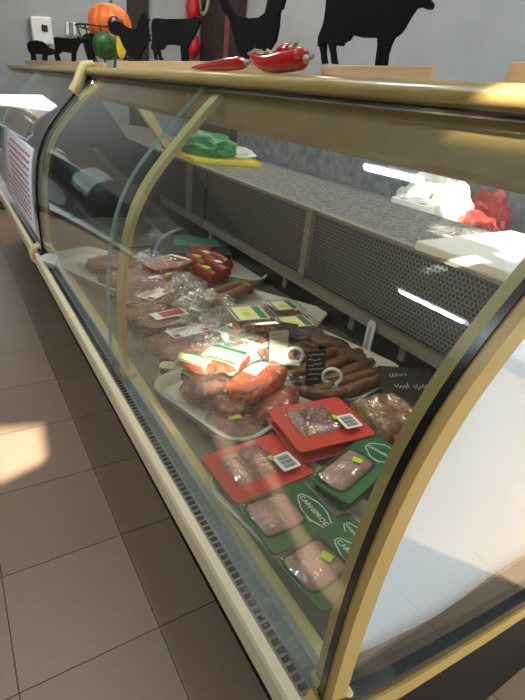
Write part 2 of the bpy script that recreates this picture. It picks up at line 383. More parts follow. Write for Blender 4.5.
# a dark car parked outside the far window
def car(x, y, rz):
    t = thing('parked_car', 'black hatchback parked on the street outside the far window', 'car', (x, y, -.06), rz)
    prof = [(-2.0, .25), (-2.05, .62), (-1.95, .88), (-1.15, .98), (-.45, 1.42), (.85, 1.46), (1.65, 1.02), (2.0, .92), (2.05, .45), (2.0, .25)]
    MB().prism(prof, lambda p, s_: (p[0], s_, p[1]), -.82, .82).build('car_body', M['carpaint'], t, bevel=.06)
    for s_ in (-1, 1):
        MB().prism([(-1.0, 1.0), (-.42, 1.36), (.12, 1.38), (.12, 1.0)], lambda p, q: (p[0], s_ * (.815 + q), p[1]), 0, .012).build('side_window', M['carglass'], t)
        MB().prism([(.20, 1.0), (.20, 1.38), (.82, 1.40), (1.40, 1.04)], lambda p, q: (p[0], s_ * (.815 + q), p[1]), 0, .012).build('side_window', M['carglass'], t)
        for wx in (-1.28, 1.28):
            w = MB().tube([(wx, s_ * .66, .31), (wx, s_ * .85, .31)], .32, 28).build('wheel', M['tyre'], t)
            MB().lathe([(.02, 0), (.21, .005), (.215, .012), (.02, .02)], n=24).build('rim', M['alloy'], w).rotation_euler = (-s_ * math.pi / 2, 0, 0)
            t_ = w.children[0]; t_.location = (wx, s_ * .85, .31)
        MB().box((-2.02, s_ * .58, .70), (.08, .34, .14), bev=.02).build('headlight', M['white'], t)
    return t
car(-2.05, 7.3, R(4))
# ------------------------------------------------------------------ display counters
PROF = [(.281, .595), (.279, .66), (.2775, .72), (.2770, .78), (.279, .84), (.288, .92), (.302, .985), (.323, 1.03), (.347, 1.07), (.371, 1.10), (.393, 1.125), (.425, 1.162), (.458, 1.200), (.505, 1.247)]
def smooth_prof(P, n=4):
    out = []
    for i in range(len(P) - 1):
        p0 = Vector(P[max(i - 1, 0)]); p1 = Vector(P[i]); p2 = Vector(P[i + 1]); p3 = Vector(P[min(i + 2, len(P) - 1)])
        for k in range(n):
            t = k / n
            out.append(0.5 * ((2 * p1) + (p2 - p0) * t + (2 * p0 - 5 * p1 + 4 * p2 - p3) * t * t + (3 * p1 - p0 - 3 * p2 + p3) * t ** 3))
    out.append(Vector(P[-1])); return out
def relax(P, it):
    for _ in range(it):
        P = [P[0]] + [P[i] * 0.5 + (P[i - 1] + P[i + 1]) * 0.25 for i in range(1, len(P) - 1)] + [P[-1]]
    return P
SP = relax(smooth_prof(PROF), 30)
def offs(d, P=None):
    P = P or SP; out = []
    for i, p in enumerate(P):
        t = (P[min(i + 1, len(P) - 1)] - P[max(i - 1, 0)]).normalized()
        out.append(p + Vector((t.y, -t.x)) * d)       # +d = towards the inside
    return out
def band(d0, d1, y0, y1, P=None):
    """a curved bar between two offsets of the glass profile"""
    a = offs(d0, P); b = offs(d1, P); n = len(a); mb = MB()
    vs = []
    for y in (y0, y1): vs += [(p.x, y, p.y) for p in a] + [(p.x, y, p.y) for p in b]
    fs = []; N = 2 * n
    for i in range(n - 1):
        fs += [[i, i + 1, N + i + 1, N + i], [n + i, n + i + 1, N + n + i + 1, N + n + i]]
    mb.add(vs, fs, True)
    fl = []
    for i in range(n - 1):
        fl += [[i, i + 1, n + i + 1, n + i], [N + i, N + i + 1, N + n + i + 1, N + n + i]]
    fl += [[0, n, N + n, N], [n - 1, 2 * n - 1, N + 2 * n - 1, N + n - 1]]
    mb.add(vs, fl, False, 1)
    return mb
def pane(y0, y1, name, parent):
    mb = band(0.0, 0.006, y0, y1)
    o = mb.build(name, [M['glass'], M['glassedge']], parent)
    return o
def xz(poly, y0, y1, smooth=False): return MB().prism(poly, lambda p, t: (p[0], t, p[1]), y0, y1, smooth=smooth)
def counter(name, label, y0, y1, panes, arches, near_end):
    t = thing(name, label, 'display counter', (0, 0, 0))
    # base, deck, front rail
    xz([(.262, .565), (.30, .52), (.38, .40), (.43, .20), (.44, .0), (1.44, 0), (1.44, .90), (1.03, .90), (1.03, .585), (.29, .585)], y0 + .012, y1).build('base_cabinet', M['black'], t)
    xz([(.246, .592), (.249, .598), (.262, .600), (.262, .555), (.250, .552), (.246, .558)], y0, y1).build('bumper_rail', M['bumper'], t)
    xz([(.262, .575), (.262, .597), (.281, .597), (.281, .575)], y0, y1).build('air_grille', M['deck'], t)
    sl = MB(); y = y0 + .012
    while y < min(y1, 3.0):
        sl.box((.2725, y, .5975), (.011, .0075, .0016)); y += .0125
    tag(sl.build('vent_slot', M['rubber'], t), kind='stuff')
    xz([(.281, .575), (.281, .600), (.312, .600), (.312, .575)], y0, y1).build('sill_strip', M['greyplastic'], t)
    xz([(.312, .575), (.312, .598), (.330, .598), (.330, .575)], y0, y1).build('bumper_reflection', M['cream'], t)  # cream strip stands in for the bumper rail's reflection in the glass
    MB().box(((.33 + 1.03) / 2, (y0 + .012 + y1) / 2, .590), (.70, y1 - y0 - .012, .012)).build('deck', M['deck'], t)
    MB().box((1.022, (y0 + y1) / 2 + .006, .635), (.016, y1 - y0 - .012, .09)).build('lower_back_panel', M['dark'], t)
    xz([(.99, .672), (.985, .676), (.988, .708), (1.012, .708), (1.012, .672)], y0 + .012, y1).build('back_rail', M['steel'], t)
    MB().box((1.006, (y0 + y1) / 2 + .006, .820), (.010, y1 - y0 - .012, .220)).build('perforated_panel', M['perf'], t)
    # canopy
    xz([(.499, 1.250)] + [(.508 - .019 * math.cos(R(a)), 1.264 + .014 * math.sin(R(a))) for a in range(-60, 91, 10)] + [(.82, 1.278), (.83, 1.274), (.83, 1.250)], y0 - .01, y1, True).build('canopy', M['tan'], t)
    xz([(.497, 1.2505), (.494, 1.2475), (.497, 1.2445), (.512, 1.2445), (.512, 1.2505)], y0 - .008, y1).build('canopy_seal', M['rubber'], t)
    xz([(.512, 1.250), (.512, 1.243), (.518, 1.218), (.526, 1.186), (.545, 1.173), (.549, 1.177), (.530, 1.190), (.522, 1.220), (.517, 1.250)], y0 + .04, y1).build('lamp_visor', M['olive'], t)
    for k, yy in enumerate(arches):
        band(.008, .020, yy - (.0185 if yy < .3 else .034), yy).build('glass_rib', [M['nearrib' if yy < .3 else 'cream']] * 2, t)
        MB().box((.302, yy - .017, .605), (.035, .046, .016), bev=.004).build('rib_foot', M['cream'], t)
    for (a, b) in panes: pane(a, b, 'curved_pane', t)
    return t
YE = 0.20
near = counter('display_counter', 'long refrigerated meat counter with tan canopy and curved glass, nearest to the viewer', YE, 2.055, [(YE + .004, 1.085), (1.09, 2.05)], [.2225, 1.035, 1.985], True)
far = counter('display_counter', 'second curved glass counter joined on behind the nearer one, printed sheet on its glass', 2.065, 4.3, [(2.07, 3.2), (3.21, 4.29)], [2.11, 3.22, 4.29], False)
# mid seal and joint clip
band(-.004, .012, 2.05, 2.062).build('seal', [M['rubber'], M['rubber']], near)
jc = MB()
for r0, yy in ((0, 2.045), (0.0, 2.072)):
    jc.tube([(.262, yy, .555), (.240, yy, .575), (.236, yy, .60), (.250, yy, .622), (.272, yy, .632)], .008, 8)
jc.build('joint_clip', M['cream'], near)
cp = MB(); cp.tube([(.44, 2.06, 1.19), (.463, 2.06, 1.222), (.478, 2.06, 1.258), (.488, 2.06, 1.280), (.52, 2.06, 1.291)], [.02, .022, .022, .02, .012], 10, flat=.9)
cp.build('canopy_cap', M['cream'], near)
# near end: seal, end frame, side glass, trims
band(-.003, .012, YE - .004, YE + .004).build('end_seal', [M['rubber'], M['rubber']], near)
band(-.001, .024, YE - .016, YE - .004).build('end_frame', [M['nearrib'], M['nearrib']], near)
inner = offs(.022)
gp = [(p.x, p.y) for p in inner] + [(1.0, 1.247), (1.0, .54), (.81, .50), (.54, .545), (.36, .585), (.312, .605)]
xz(gp, YE - .010, YE - .004).build('side_glass', M['sideglass'], near)
def strip(P, w):
    n = len(P); up = []; dn = []
    for i in range(n):
        a = Vector(P[max(i - 1, 0)]); b = Vector(P[min(i + 1, n - 1)]); d = (b - a).normalized(); nn = Vector((-d.y, d.x)); up.append(tuple(Vector(P[i]) + nn * w / 2)); dn.append(tuple(Vector(P[i]) - nn * w / 2))
    return up + dn[::-1]
C0 = [(.262, .600), (.29, .578), (.35, .548), (.44, .520), (.54, .500), (.68, .474), (.81, .455), (1.0, .44), (1.2, .43), (1.44, .425)]
xz(strip(C0, .036), YE - .022, YE + .012).build('end_trim', M['endtrim'], near)
C1 = [(.285, .612), (.32, .592), (.40, .562), (.54, .530), (.68, .505), (.81, .486), (1.0, .47), (1.2, .46), (1.44, .455)]
xz(strip(C1, .022), YE - .018, YE + .010).build('lower_seal', M['rubber'], near)
xz([(.275, .575), (.35, .535), (.44, .505), (.54, .485), (.68, .46), (.81, .44), (1.0, .425), (1.2, .415), (1.44, .41), (1.44, 0), (.44, 0), (.43, .2), (.38, .40), (.30, .52)], YE - .006, YE + .012).build('end_panel', M['black'], near)
xz([(1.0, .46), (1.0, .90), (1.44, .90), (1.44, .45)], YE - .004, YE + .012).build('end_cheek', M['cream'], near)
# panel posts, canopy posts, deck clips, far divider
for yy, tt in ((1.26, near), (2.24, far), (3.3, far)):
    xz([(.984, .70), (.984, .938), (1.002, .938), (1.002, .70)], yy - .016, yy + .016).build('panel_post', M['steel'], tt)
for yy, tt in ((.28, near), (2.5, far), (4.2, far)):
    xz([(.74, 1.252), (.80, 1.252), (1.03, .94), (.985, .94)], yy - .02, yy + .02).build('canopy_post', M['cream'], tt)
for (px, py), tt in (((398, 373), near), ((284, 296), near), ((352, 326), near), ((211, 247), far)):
    p = onx(px, py, 1.012)
    MB().box((1.008, p.y, .650), (.010, .022, .05), bev=.002).build('panel_clip', M['steel'], tt)
dv = [(p.x, p.y) for p in offs(.03)] + [(.62, 1.24), (.80, 1.0), (.98, .93), (.98, .60), (.33, .60)]
xz(dv, 2.60, 2.615).build('well_divider', M['dark'], far)
# worktop
gw = tag(MB().box((1.233, 2.25, .925), (.436, 4.1, .03), bev=.003).build('granite_worktop', M['granite']), 'long speckled granite serving ledge along the back of the counters', 'worktop')
tr = MB().box((1.001, 2.25, .938), (.026, 4.1, .012), bev=.002).build('steel_edge', M['steel'], gw)

# ------------------------------------------------------------------ paper on the end glass, printed sheet on the far counter
def sheet_grid(fn, nu, nv):
    vs = [fn(i / nu, j / nv) for j in range(nv + 1) for i in range(nu + 1)]
    fs = [[j * (nu + 1) + i, j * (nu + 1) + i + 1, (j + 1) * (nu + 1) + i + 1, (j + 1) * (nu + 1) + i] for j in range(nv) for i in range(nu)]
    return MB().add(vs, fs, True)
def paper_fn(u, v):
    # v 0 bottom .. 1 top ; u 0 along the arch .. 1 deep
    i = v * (len(PIN) - 1); k = min(int(i), len(PIN) - 2); q = PIN[k].lerp(PIN[k + 1], i - k)
    x0, z0 = q.x, q.y
    x1 = 0.985
    x = x0 + (x1 - x0) * u
    zb = .640 - .05 * min(1, u * 3.2) + .02 * u + .004 * noise.noise((u * 14, 3, 0))
    ztop = z0
    z = max(z0, zb) if u > 0 else z0
    z = zb + (1.19 - zb) * v if u > 0.999 else (z0 * (1 - u) + (zb + (1.19 - zb) * v) * u)
    if v == 0: z = zb
    y = YE + .010 + .0035 * (noise.noise((x * 7, z * 9, 1)) + .6 * math.sin((x * 1.2 - z) * 22) * noise.noise((x * 5, z * 5, 4)))
    return (x, max(y, YE + .006), z)
PIN = [p for p in offs(.030) if p.y > .64]
sheet_grid(paper_fn, 40, 40).build('paper_sheet', M['paper'], None, solid=.0012)
ps = bpy.data.objects['paper_sheet']; tag(ps, 'crumpled white paper sheet covering the inside of the counter end glass', 'paper')

tp = thing('printed_sheet', 'white sheet of red printed lines stuck on the far counter glass', 'poster')
def on_glass(d, y, s, P=SP):
    i = max(0, min(len(P) - 1.001, s * (len(P) - 1))); k = int(i); q = offs(d)[k].lerp(offs(d)[k + 1], i - k); return (q.x, y, q.y)
OG = offs(-.0025); OG2 = offs(-.0036)
def og(L, y, s):
    i = max(0, min(len(L) - 1.001, s * (len(L) - 1))); k = int(i); q = L[k].lerp(L[k + 1], i - k); return (q.x, y, q.y)
sheet_grid(lambda u, v: og(OG, 2.16 + .95 * u, .06 + .40 * v), 4, 30).build('sheet', M['paper'], tp, solid=.001)
ln = MB()
for k in range(11):
    s0 = .41 - k * .03; w = .62 + .2 * noise.noise((k * 3.1, 0, 0))
    for j in range(9):
        a = 2.22 + w * j / 9; b = 2.22 + w * (j + .75) / 9
        ln.add([og(OG2, a, s0), og(OG2, b, s0), og(OG2, b, s0 + .012), og(OG2, a, s0 + .012)], [[0, 1, 2, 3]])
ln.build('print_line', M['redprint'], tp)

# ------------------------------------------------------------------ trays
def tray(label, q, z=.597, hgt=.028, group='white display trays on the deck', lip=.012):
    c, w, h, rz = quad_fit(q, z + hgt)
    t = thing('serving_tray', label, 'tray', (c.x, c.y, z), rz, group)
    rings = [(w - .03, h - .03, .045, 0), (w - .012, h - .012, .054, hgt * .75), (w, h, .06, hgt), (w - .006, h - .006, .057, hgt + .002), (w - lip * 2, h - lip * 2, .048, hgt - .001), (w - .042, h - .042, .039, .004)]
    n = 24; vs = []; fs = []
    for a, b, r, zz in rings: vs += [(p[0], p[1], zz) for p in rrect(a, b, r)]
    for i in range(len(rings) - 1):
        for k in range(n): fs.append([i * n + k, i * n + (k + 1) % n, (i + 1) * n + (k + 1) % n, (i + 1) * n + k])
    fs += [list(range(n))[::-1], [(len(rings) - 1) * n + k for k in range(n)]]
    MB().add(vs, fs, True).build('tray_body', M['tray'], t)
    return t
tray('white serving tray under the red and green packs', [(203, 472), (285, 436), (420, 545), (336, 634)], group=None)
tray('white serving tray holding the smoked hams, in front of the red packs', [(158, 380), (262, 335), (330, 395), (222, 452)], group=None)
tray('white serving tray of brown sausages and dried meat by the back panel', [(262, 345), (318, 323), (404, 372), (336, 412)], group=None)
tray('white serving tray holding the clear boxes of diced meat', [(200, 320), (248, 272), (322, 328), (258, 352)], group=None)
tray('white serving tray of small red sausages, far along the back', [(176, 250), (200, 233), (252, 272), (218, 292)], group=None)
tray('white serving tray of red meat at the far front end of the deck', [(63, 252), (118, 243), (150, 282), (92, 302)], group=None)

# ------------------------------------------------------------------ lettering helper
def text_mesh(txt, size, name, m, parent, loc, rz=0, extrude=.0003):
    c = bpy.data.curves.new('lettering', 'FONT'); c.body = txt; c.size = size; c.extrude = extrude; c.align_x = 'CENTER'; c.align_y = 'CENTER'
    o = bpy.data.objects.new('lettering', c); COL.objects.link(o)
    bpy.context.view_layer.update()
    me = bpy.data.meshes.new_from_object(o.evaluated_get(bpy.context.evaluated_depsgraph_get()))
    bpy.data.objects.remove(o); bpy.data.curves.remove(c)
    me.materials.clear(); me.materials.append(m)
    r = bpy.data.objects.new(name, me); COL.objects.link(r); r.parent = parent; r.location = loc; r.rotation_euler = (0, 0, rz); return r
# pack local frame: +X reading direction, +Y top of the pack
def window_bulge(w, h, top, m, name, parent, cx=0, cy=0, z=0, seed=0):
    def f(u, v):
        x = (u - .5) * w; y = (v - .5) * h
        e = max(0, 1 - abs(2 * u - 1) ** 5) * max(0, 1 - abs(2 * v - 1) ** 5)
        # superellipse plan
        k = .93
        return (cx + x * (1 - .07 * abs(2 * v - 1) ** 3), cy + y * (1 - .07 * abs(2 * u - 1) ** 3), z + top * e * (.8 + .25 * noise.noise((x * 30 + seed, y * 30, seed))))
    return sheet_grid(f, 18, 14).build(name, m, parent)
def pack(kind, label, q, z, seed, sticker=True, group=None):
    c, w, h, rz = quad_fit(q, z)
    t = thing('sliced_ham_pack' if kind == 'green' else 'sliced_salami_pack', label, 'meat pack', (c.x, c.y, z), rz, group)
    col = M['green'] if kind == 'green' else M['red']
    plate(w, h, .010, -.004, 0).build('card_sleeve', col, t, bevel=.0015)
    plate(w * .86, h * .80, .016, -.014, -.004).build('plastic_tub', M['clearbox'], t)
    if kind == 'green':
        ww, hh, cx, cy = w * .60, h * .56, -w * .10, -h * .15
        rim = rrect(ww + .008, hh + .008, .016)
        MB().tube([(p[0] + cx, p[1] + cy, .001) for p in rim], .0022, 6, closed=True).build('window_rim', M['darkgreen'], t)
        window_bulge(ww, hh, .007, M['ham'], 'sliced_ham', t, cx, cy, .0012, seed)
        window_bulge(ww + .006, hh + .006, .009, M['film'], 'window_film', t, cx, cy, .0024, seed)
        lx, ly = w * .13, h * .31
        text_mesh('CARNIPROD', w * .115, 'brand_lettering', M['whiteprint'], t, (lx, ly - .001, .0012))
        ol = []
        for k in range(48):
            a = 2 * math.pi * k / 48; ol.append((lx + w * .36 * math.copysign(abs(math.cos(a)) ** .6, math.cos(a)), ly + h * (.088 + .05 * math.exp(-(math.cos(a) / .35) ** 2)) * math.copysign(abs(math.sin(a)) ** .8, math.sin(a)), .0008))
        MB().tube(ol, .0010, 5, closed=True).build('logo_outline', M['whiteprint'], t)
        text_mesh('PULPA PRESATA', w * .045, 'product_lettering', M['whiteprint'], t, (w * .12, h * .16, .0012))
        d = MB()
        for k in range(7): d.box((-w * .44 + .004 * (k % 3), -h * .42 + .007 * k, .0006), (.004, .0016, .0008), rz=.6 * k)
        d.build('corner_ornament', M['whiteprint'], t)
        if sticker: MB().box((-w * .05, -h * .02, .0105), (.018, .014, .0006), rz=.3).build('price_sticker', M['lime'], t)
    else:
        ww, hh, cx, cy = w * .62, h * .56, -w * .06, -h * .06
        window_bulge(ww, hh, .007, M['salami'], 'sliced_salami', t, cx, cy, .0012, seed)
        window_bulge(ww + .006, hh + .006, .009, M['film'], 'window_film', t, cx, cy, .0024, seed)
        text_mesh('SALAM\nUSCAT', w * .075, 'product_lettering', M['blackprint'], t, (cx - ww * .08, cy - hh * .18, .0115))
        if sticker:
            s = plate(.044, .040, .003, .0112, .0118, (w * .20, h * .27)).build('white_sticker', M['white'], t)
            b = MB()
            for k in range(9): b.box((w * .20 - .015 + .0037 * k, h * .27, .0122), (.0012 + .0012 * (k * 7 % 3) * .5, .026, .0004))
            b.build('barcode', M['blackprint'], s)
            MB().box((w * .20 - .020, h * .27 - .021, .0122), (.012, .009, .0006)).build('price_sticker', M['lime'], t)
    return t
# quads: reading start bottom, reading end bottom, reading end top, reading start top  (top = towards the back of the counter)
pack('red', 'red pack of sliced salami at the front edge of the white tray, white sticker', [(203, 461), (240, 508), (312, 470), (270, 429)], .636, 1)
pack('red', 'plain red pack lying under the rear red pack', [(268, 421), (308, 472), (368, 438), (336, 402)], .642, 2, sticker=False)
pack('red', 'red pack of sliced salami lying on top of another red pack, white and lime stickers', [(270, 413), (308, 461), (368, 427), (334, 393)], .662, 3)
pack('green', 'green pack of sliced ham under the rear green pack', [(312, 484), (352, 520), (398, 462), (362, 440)], .638, 4, sticker=False)
pack('green', 'green pack of sliced ham at the back right, lime sticker on its window', [(312, 476), (353, 512), (402, 448), (364, 433)], .658, 5)
pack('green', 'green pack of sliced ham behind the red front pack, no sticker', [(239, 507), (276, 560), (340, 520), (298, 477)], .638, 6, sticker=False)
pack('green', 'green pack with its logo half hidden between the other green packs', [(296, 532), (320, 572), (376, 542), (346, 510)], .630, 7, sticker=False)
pack('green', 'green pack of sliced ham at the near end of the tray, lime sticker', [(276, 560), (330, 622), (378, 560), (332, 520)], .645, 8)

# ------------------------------------------------------------------ lumps, films and bags
def blob(rx, ry, rz, seed, amp=.18, freq=3.0, sub=4, floor=-.35, flat=0):
    bm = bmesh.new(); bmesh.ops.create_icosphere(bm, subdivisions=sub, radius=1)
    for v in bm.verts:
        d = v.co.normalized(); k = 1 + amp * noise.noise(d * freq + Vector((seed * 3.7, seed, 0))) + amp * .4 * noise.noise(d * freq * 2.7 + Vector((seed, 0, seed)))
        e = .75
        p = Vector((math.copysign(abs(d.x) ** e, d.x), math.copysign(abs(d.y) ** e, d.y), d.z)) * k
        p.z = max(p.z, floor)
        if flat and p.z > .35: p.z = .35 + (p.z - .35) * flat
        v.co = Vector((p.x * rx, p.y * ry, (p.z - floor) * rz / (1 - floor)))
    return bm
def to_bvh(bm): return BVHTree.FromBMesh(bm)
def drape(bvh, fn, nu, nv, lift, base=.001, jit=0, seed=0):
    def g(u, v):
        x, y = fn(u, v)
        hit = bvh.ray_cast(Vector((x, y, 1)), Vector((0, 0, -1)))[0]
        z = max(base, hit.z if hit else base)
        z += lift + jit * (noise.noise((x * 45 + seed, y * 45, seed)) + .5)
        return (x, y, z)
    return sheet_grid(g, nu, nv)
def vac_pack(label, px, py, z, L, W, T, rz, seed, m, label_kind=None, lab=(0, 0, .10, .045, 0), group='vacuum packed meats', name='vacuum_packed_meat', film='film', flange=.03):
    if label_kind in ('red', 'solidred', 'cream') or T > .044: L *= .86; W *= .94; T *= .78
    c = onz(px, py, z + T * .5); c.z = z
    ext = abs(math.cos(rz)) * (L / 2 + flange) + abs(math.sin(rz)) * (W / 2 + flange * .7)
    c.x = max(c.x, .345 + ext)
    t = thing(name, label, 'vacuum packed meat', c, rz, group)
    bm = blob(L / 2, W / 2, T * 1.3, seed, .20, 2.2, flat=.22 if label_kind else .5)
    bv = to_bvh(bm)
    MB().bm(bm, None, True).build('meat', m, t)
    fl = drape(bv, lambda u, v: ((u - .5) * (L + 2 * flange) * (1 + .04 * noise.noise((v * 5, seed, 0))), (v - .5) * (W + 2 * flange * .7) * (1 + .05 * noise.noise((u * 5, seed, 2)))), 48, 30, .0016, .001, .007, seed)
    fl.build('film', M[film], t)
    if label_kind:
        lx, ly, lw, lh, lr = lab
        def lf(x0, x1, y0, y1):
            def f(u, v):
                x = x0 + (x1 - x0) * u; y = y0 + (y1 - y0) * v
                return (lx + x * math.cos(lr) - y * math.sin(lr), ly + x * math.sin(lr) + y * math.cos(lr))
            return f
        lb = drape(bv, lf(-lw / 2, lw / 2, -lh / 2, lh / 2), 10, 6, .0060)
        lo = lb.build('label', M['white'] if label_kind != 'cream' else M['card'], t)
        if label_kind == 'red':
            for a, b, cc, d in ((-lw / 2 + .003, -lw / 2 + .022, -lh / 2 + .003, -lh / 2 + .024), (lw / 2 - .030, lw / 2 - .003, -lh / 2 + .003, -lh / 2 + .020), (lw * .0, lw * .34, lh / 2 - .013, lh / 2 - .004)):
                drape(bv, lf(a, b, cc, d), 4, 3, .0068).build('red_print', M['redprint'], lo)
            for k in range(4): drape(bv, lf(-lw / 2 + .008, lw * .16, lh / 2 - .010 - k * .006, lh / 2 - .008 - k * .006), 5, 1, .0068).build('small_print', M['blackprint'], lo)
        elif label_kind == 'solidred':
            g = drape(bv, lf(-lw * .28, lw * .42, -lh * .34, lh * .34), 6, 4, .0068); MB().add(g.v, g.f, True).build('red_print', M['redprint'], lo)
        elif label_kind == 'cream':
            g = drape(bv, lf(-lw * .42, lw * .42, lh * .26, lh * .44), 6, 2, .0068); MB().add(g.v, g.f, True).build('green_print', M['greenprint'], lo)
            g = drape(bv, lf(-lw * .42, lw * .42, -lh * .46, -lh * .38), 6, 2, .0068); MB().add(g.v, g.f, True).build('green_border', M['greenprint'], lo)
        elif label_kind == 'lime':
            lo.data.materials[0] = M['lime']
    return t, bv
ZD = .600; ZT = .606
vac_pack('vacuum packed meat with white label and two red corners, nearest of the labelled packs', 160, 343, ZT, .24, .13, .045, R(14), 11, M['vacpink'], 'red', (.020, .012, .120, .058, R(-4)))
vac_pack('vacuum packed meat with a mostly red label, second of the labelled packs', 155, 322, ZT, .24, .12, .048, R(10), 12, M['vacmeat'], 'solidred', (.012, .006, .112, .050, R(-2)))
vac_pack('brown vacuum packed meat, tilted white label with red corner, third of the labelled packs', 148, 300, ZT, .26, .12, .05, R(22), 13, M['vacbrown'], 'red', (.008, .004, .108, .062, R(12)))
vac_pack('dark vacuum packed meat with small white print, beside the middle glass rib', 121, 296, ZT, .20, .10, .045, R(6), 14, M['vacmeat'], None)
vac_pack('brown vacuum packed meat just behind the foot of the middle glass rib', 116, 318, ZT, .17, .13, .045, R(4), 15, M['vacbrown'], 'lime', (.02, .05, .030, .008, 0))
vac_pack('dull brown vacuum packed meat at the front of the deck behind the middle rib', 95, 303, ZT, .20, .14, .045, R(18), 16, M['vacmeat'], None)
vac_pack('purple tinted vacuum packed meat lying across behind the labelled packs', 145, 283, ZT, .24, .11, .045, R(12), 17, M['vacpink'], 'white', (.04, 0, .05, .02, .1))
vac_pack('grey pink vacuum packed meat in the middle of the deck, wrinkled film', 110, 280, ZT, .22, .13, .05, R(8), 18, M['vacpink'], None)
vac_pack('red meat in film with two yellow green labels, on the far front tray', 100, 264, ZT + .01, .26, .14, .05, R(5), 19, M['redmeat'], 'lime', (.03, .01, .035, .02, .2))
vac_pack('dark red meat in film at the left of the far front tray', 82, 266, ZT + .01, .20, .16, .055, R(20), 20, M['redmeat'], None)
vac_pack('wrinkled vacuum pack of red meat beside the tray of red sausages', 170, 282, ZT, .24, .12, .05, R(30), 21, M['redmeat'], 'lime', (.03, .03, .03, .018, .3))
vac_pack('orange brown meat pack with a white band near the far divider', 168, 264, ZT + .004, .26, .15, .06, R(20), 22, M['smoked'], 'white', (.06, .0, .022, .10, .2))
vac_pack('vacuum packed pink meat slices lying in the sun below the labelled packs', 192, 350, ZT, .19, .10, .035, R(20), 23, M['vacpink'], None, flange=.02)
# sunlit packs with printed labels
vac_pack('clear pack with large cream label and green script, lying in the sun', 225, 358, ZT + .022, .135, .105, .03, R(-52), 31, M['orangeham'], 'cream', (0, 0, .105, .082, 0), flange=.012)
vac_pack('clear pack with half hidden cream label left of the large cream label', 198, 362, ZT + .018, .125, .07, .028, R(-52), 32, M['orangeham'], 'cream', (-.01, -.008, .09, .045, 0), flange=.012)
vac_pack('small dark pack with pale label beside the foot of the middle glass rib', 161, 372, ZD, .10, .075, .03, R(-30), 33, M['vacmeat'], 'cream', (0, 0, .085, .06, 0), flange=.012)
# smoked ham and meats in front
vac_pack('bright orange smoked ham in film with a blank white label', 258, 380, ZT + .03, .20, .095, .06, R(22), 41, M['orangeham'], 'white', (.015, .02, .07, .036, R(10)), flange=.016)
vac_pack('reddish brown smoked meat piece left of the red packs, under the orange ham', 238, 402, ZT, .14, .085, .045, R(22), 42, M['smoked'], None, flange=.015)
vac_pack('reddish brown smoked meat piece touching the rear red pack', 277, 403, ZT, .19, .085, .05, R(34), 43, M['smoked'], None, flange=.015)
vac_pack('small pink meat pack with clipped end beside the orange ham', 212, 388, ZT + .01, .105, .055, .04, R(12), 44, M['vacpink'], None, flange=.014)
vac_pack('flat pale film pack at the front corner of the ham tray, lime sticker', 232, 424, ZT, .13, .09, .016, R(-38), 45, M['vacpink'], 'lime', (.0, .01, .028, .014, .5), flange=.012)
vac_pack('pale vacuum pack under the pink pack at the front of the ham tray', 196, 398, ZT, .17, .10, .028, R(-50), 46, M['vacpink'], None, flange=.014)

# clear crumpled bags lying over the meats
def bag(label, px, py, z, L, W, T, rz, seed, m='bag', name='plastic_bag', cat='plastic bag', group=None):
    c = onz(px, py, z + T * .5); c.z = z
    bm = blob(L / 2, W / 2, T, seed, .38, 3.2, 4, -.25)
    o = MB().bm(bm, None, False).build(name, M[m]); o.location = c; o.rotation_euler = (0, 0, rz)
    return tag(o, label, cat, group)
bag('crumpled clear bag in the middle of the deck, behind the labelled packs', 205, 306, ZT, .22, .17, .07, R(20), 51)
bag('crumpled clear bag between the red sausages and the labelled packs', 186, 288, ZT + .01, .17, .12, .075, R(50), 52)
bag('loose clear bag lying in the sun beside the cream labels', 204, 338, ZT, .18, .14, .045, R(10), 53)
bag('clear bag in front of the far divider', 150, 262, ZT, .22, .16, .05, R(10), 54)

# sausages
def sausage(label, pts, r, z, m, group, name='sausage', lab=False, bend=.0):
    P = [onz(a, b, z + r) for a, b in pts]
    c = sum(P, Vector()) / len(P); base = Vector((c.x, c.y, z))
    Q = [Vector(smooth) for smooth in P]
    # resample
    S_ = []
    for i in range(len(Q) - 1):
        for k in range(5): S_.append(Q[i].lerp(Q[i + 1], k / 5))
    S_.append(Q[-1])
    for _ in range(4): S_ = [S_[0]] + [(S_[i - 1] + S_[i] * 2 + S_[i + 1]) / 4 for i in range(1, len(S_) - 1)] + [S_[-1]]
    n = len(S_); rad = [r * min(1, .35 + 1.6 * math.sin(math.pi * min(i + .4, n - .6) / n) ** .6) * (1 + .12 * noise.noise(S_[i] * 60)) for i in range(n)]
    t = thing(name, label, 'sausage', base, 0, group)
    MB().tube([p - base for p in S_], rad, 10).build('casing', M[m], t)
    if lab:
        k = n // 2; d = (S_[min(k + 1, n - 1)] - S_[k - 1]).normalized()
        MB().box(S_[k] - base + Vector((0, 0, r + .001)), (.034, .024, .002), rz=math.atan2(d.y, d.x)).build('label', M[lab], t)
    return t
gs = 'brown smoked sausages on the tray by the back panel'
brown = [[(302, 381), (322, 384), (348, 372), (372, 362)], [(316, 392), (338, 386), (362, 376), (384, 372)], [(300, 371), (318, 372), (340, 362), (360, 352)], [(300, 390), (322, 397), (346, 392), (366, 384)], [(296, 360), (312, 361), (330, 353), (346, 346)], [(344, 394), (362, 386), (380, 380), (394, 376)], [(288, 377), (300, 373), (312, 366), (322, 358)]]
bl = ['brown sausage curling behind the second price tag', 'long brown sausage, second from the bacon slabs', 'brown sausage next to the dark dried meat', 'brown sausage nearest to the red packs', 'short brown sausage lying against the dark dried meat', 'brown sausage at the near corner of the tray, beside the chalk sign', 'thin brown sausage beside the orange ham']
for i, (p, l) in enumerate(zip(brown, bl)): sausage(l, p, .017, ZT + (.012 if i % 2 else 0), 'sausage', gs)
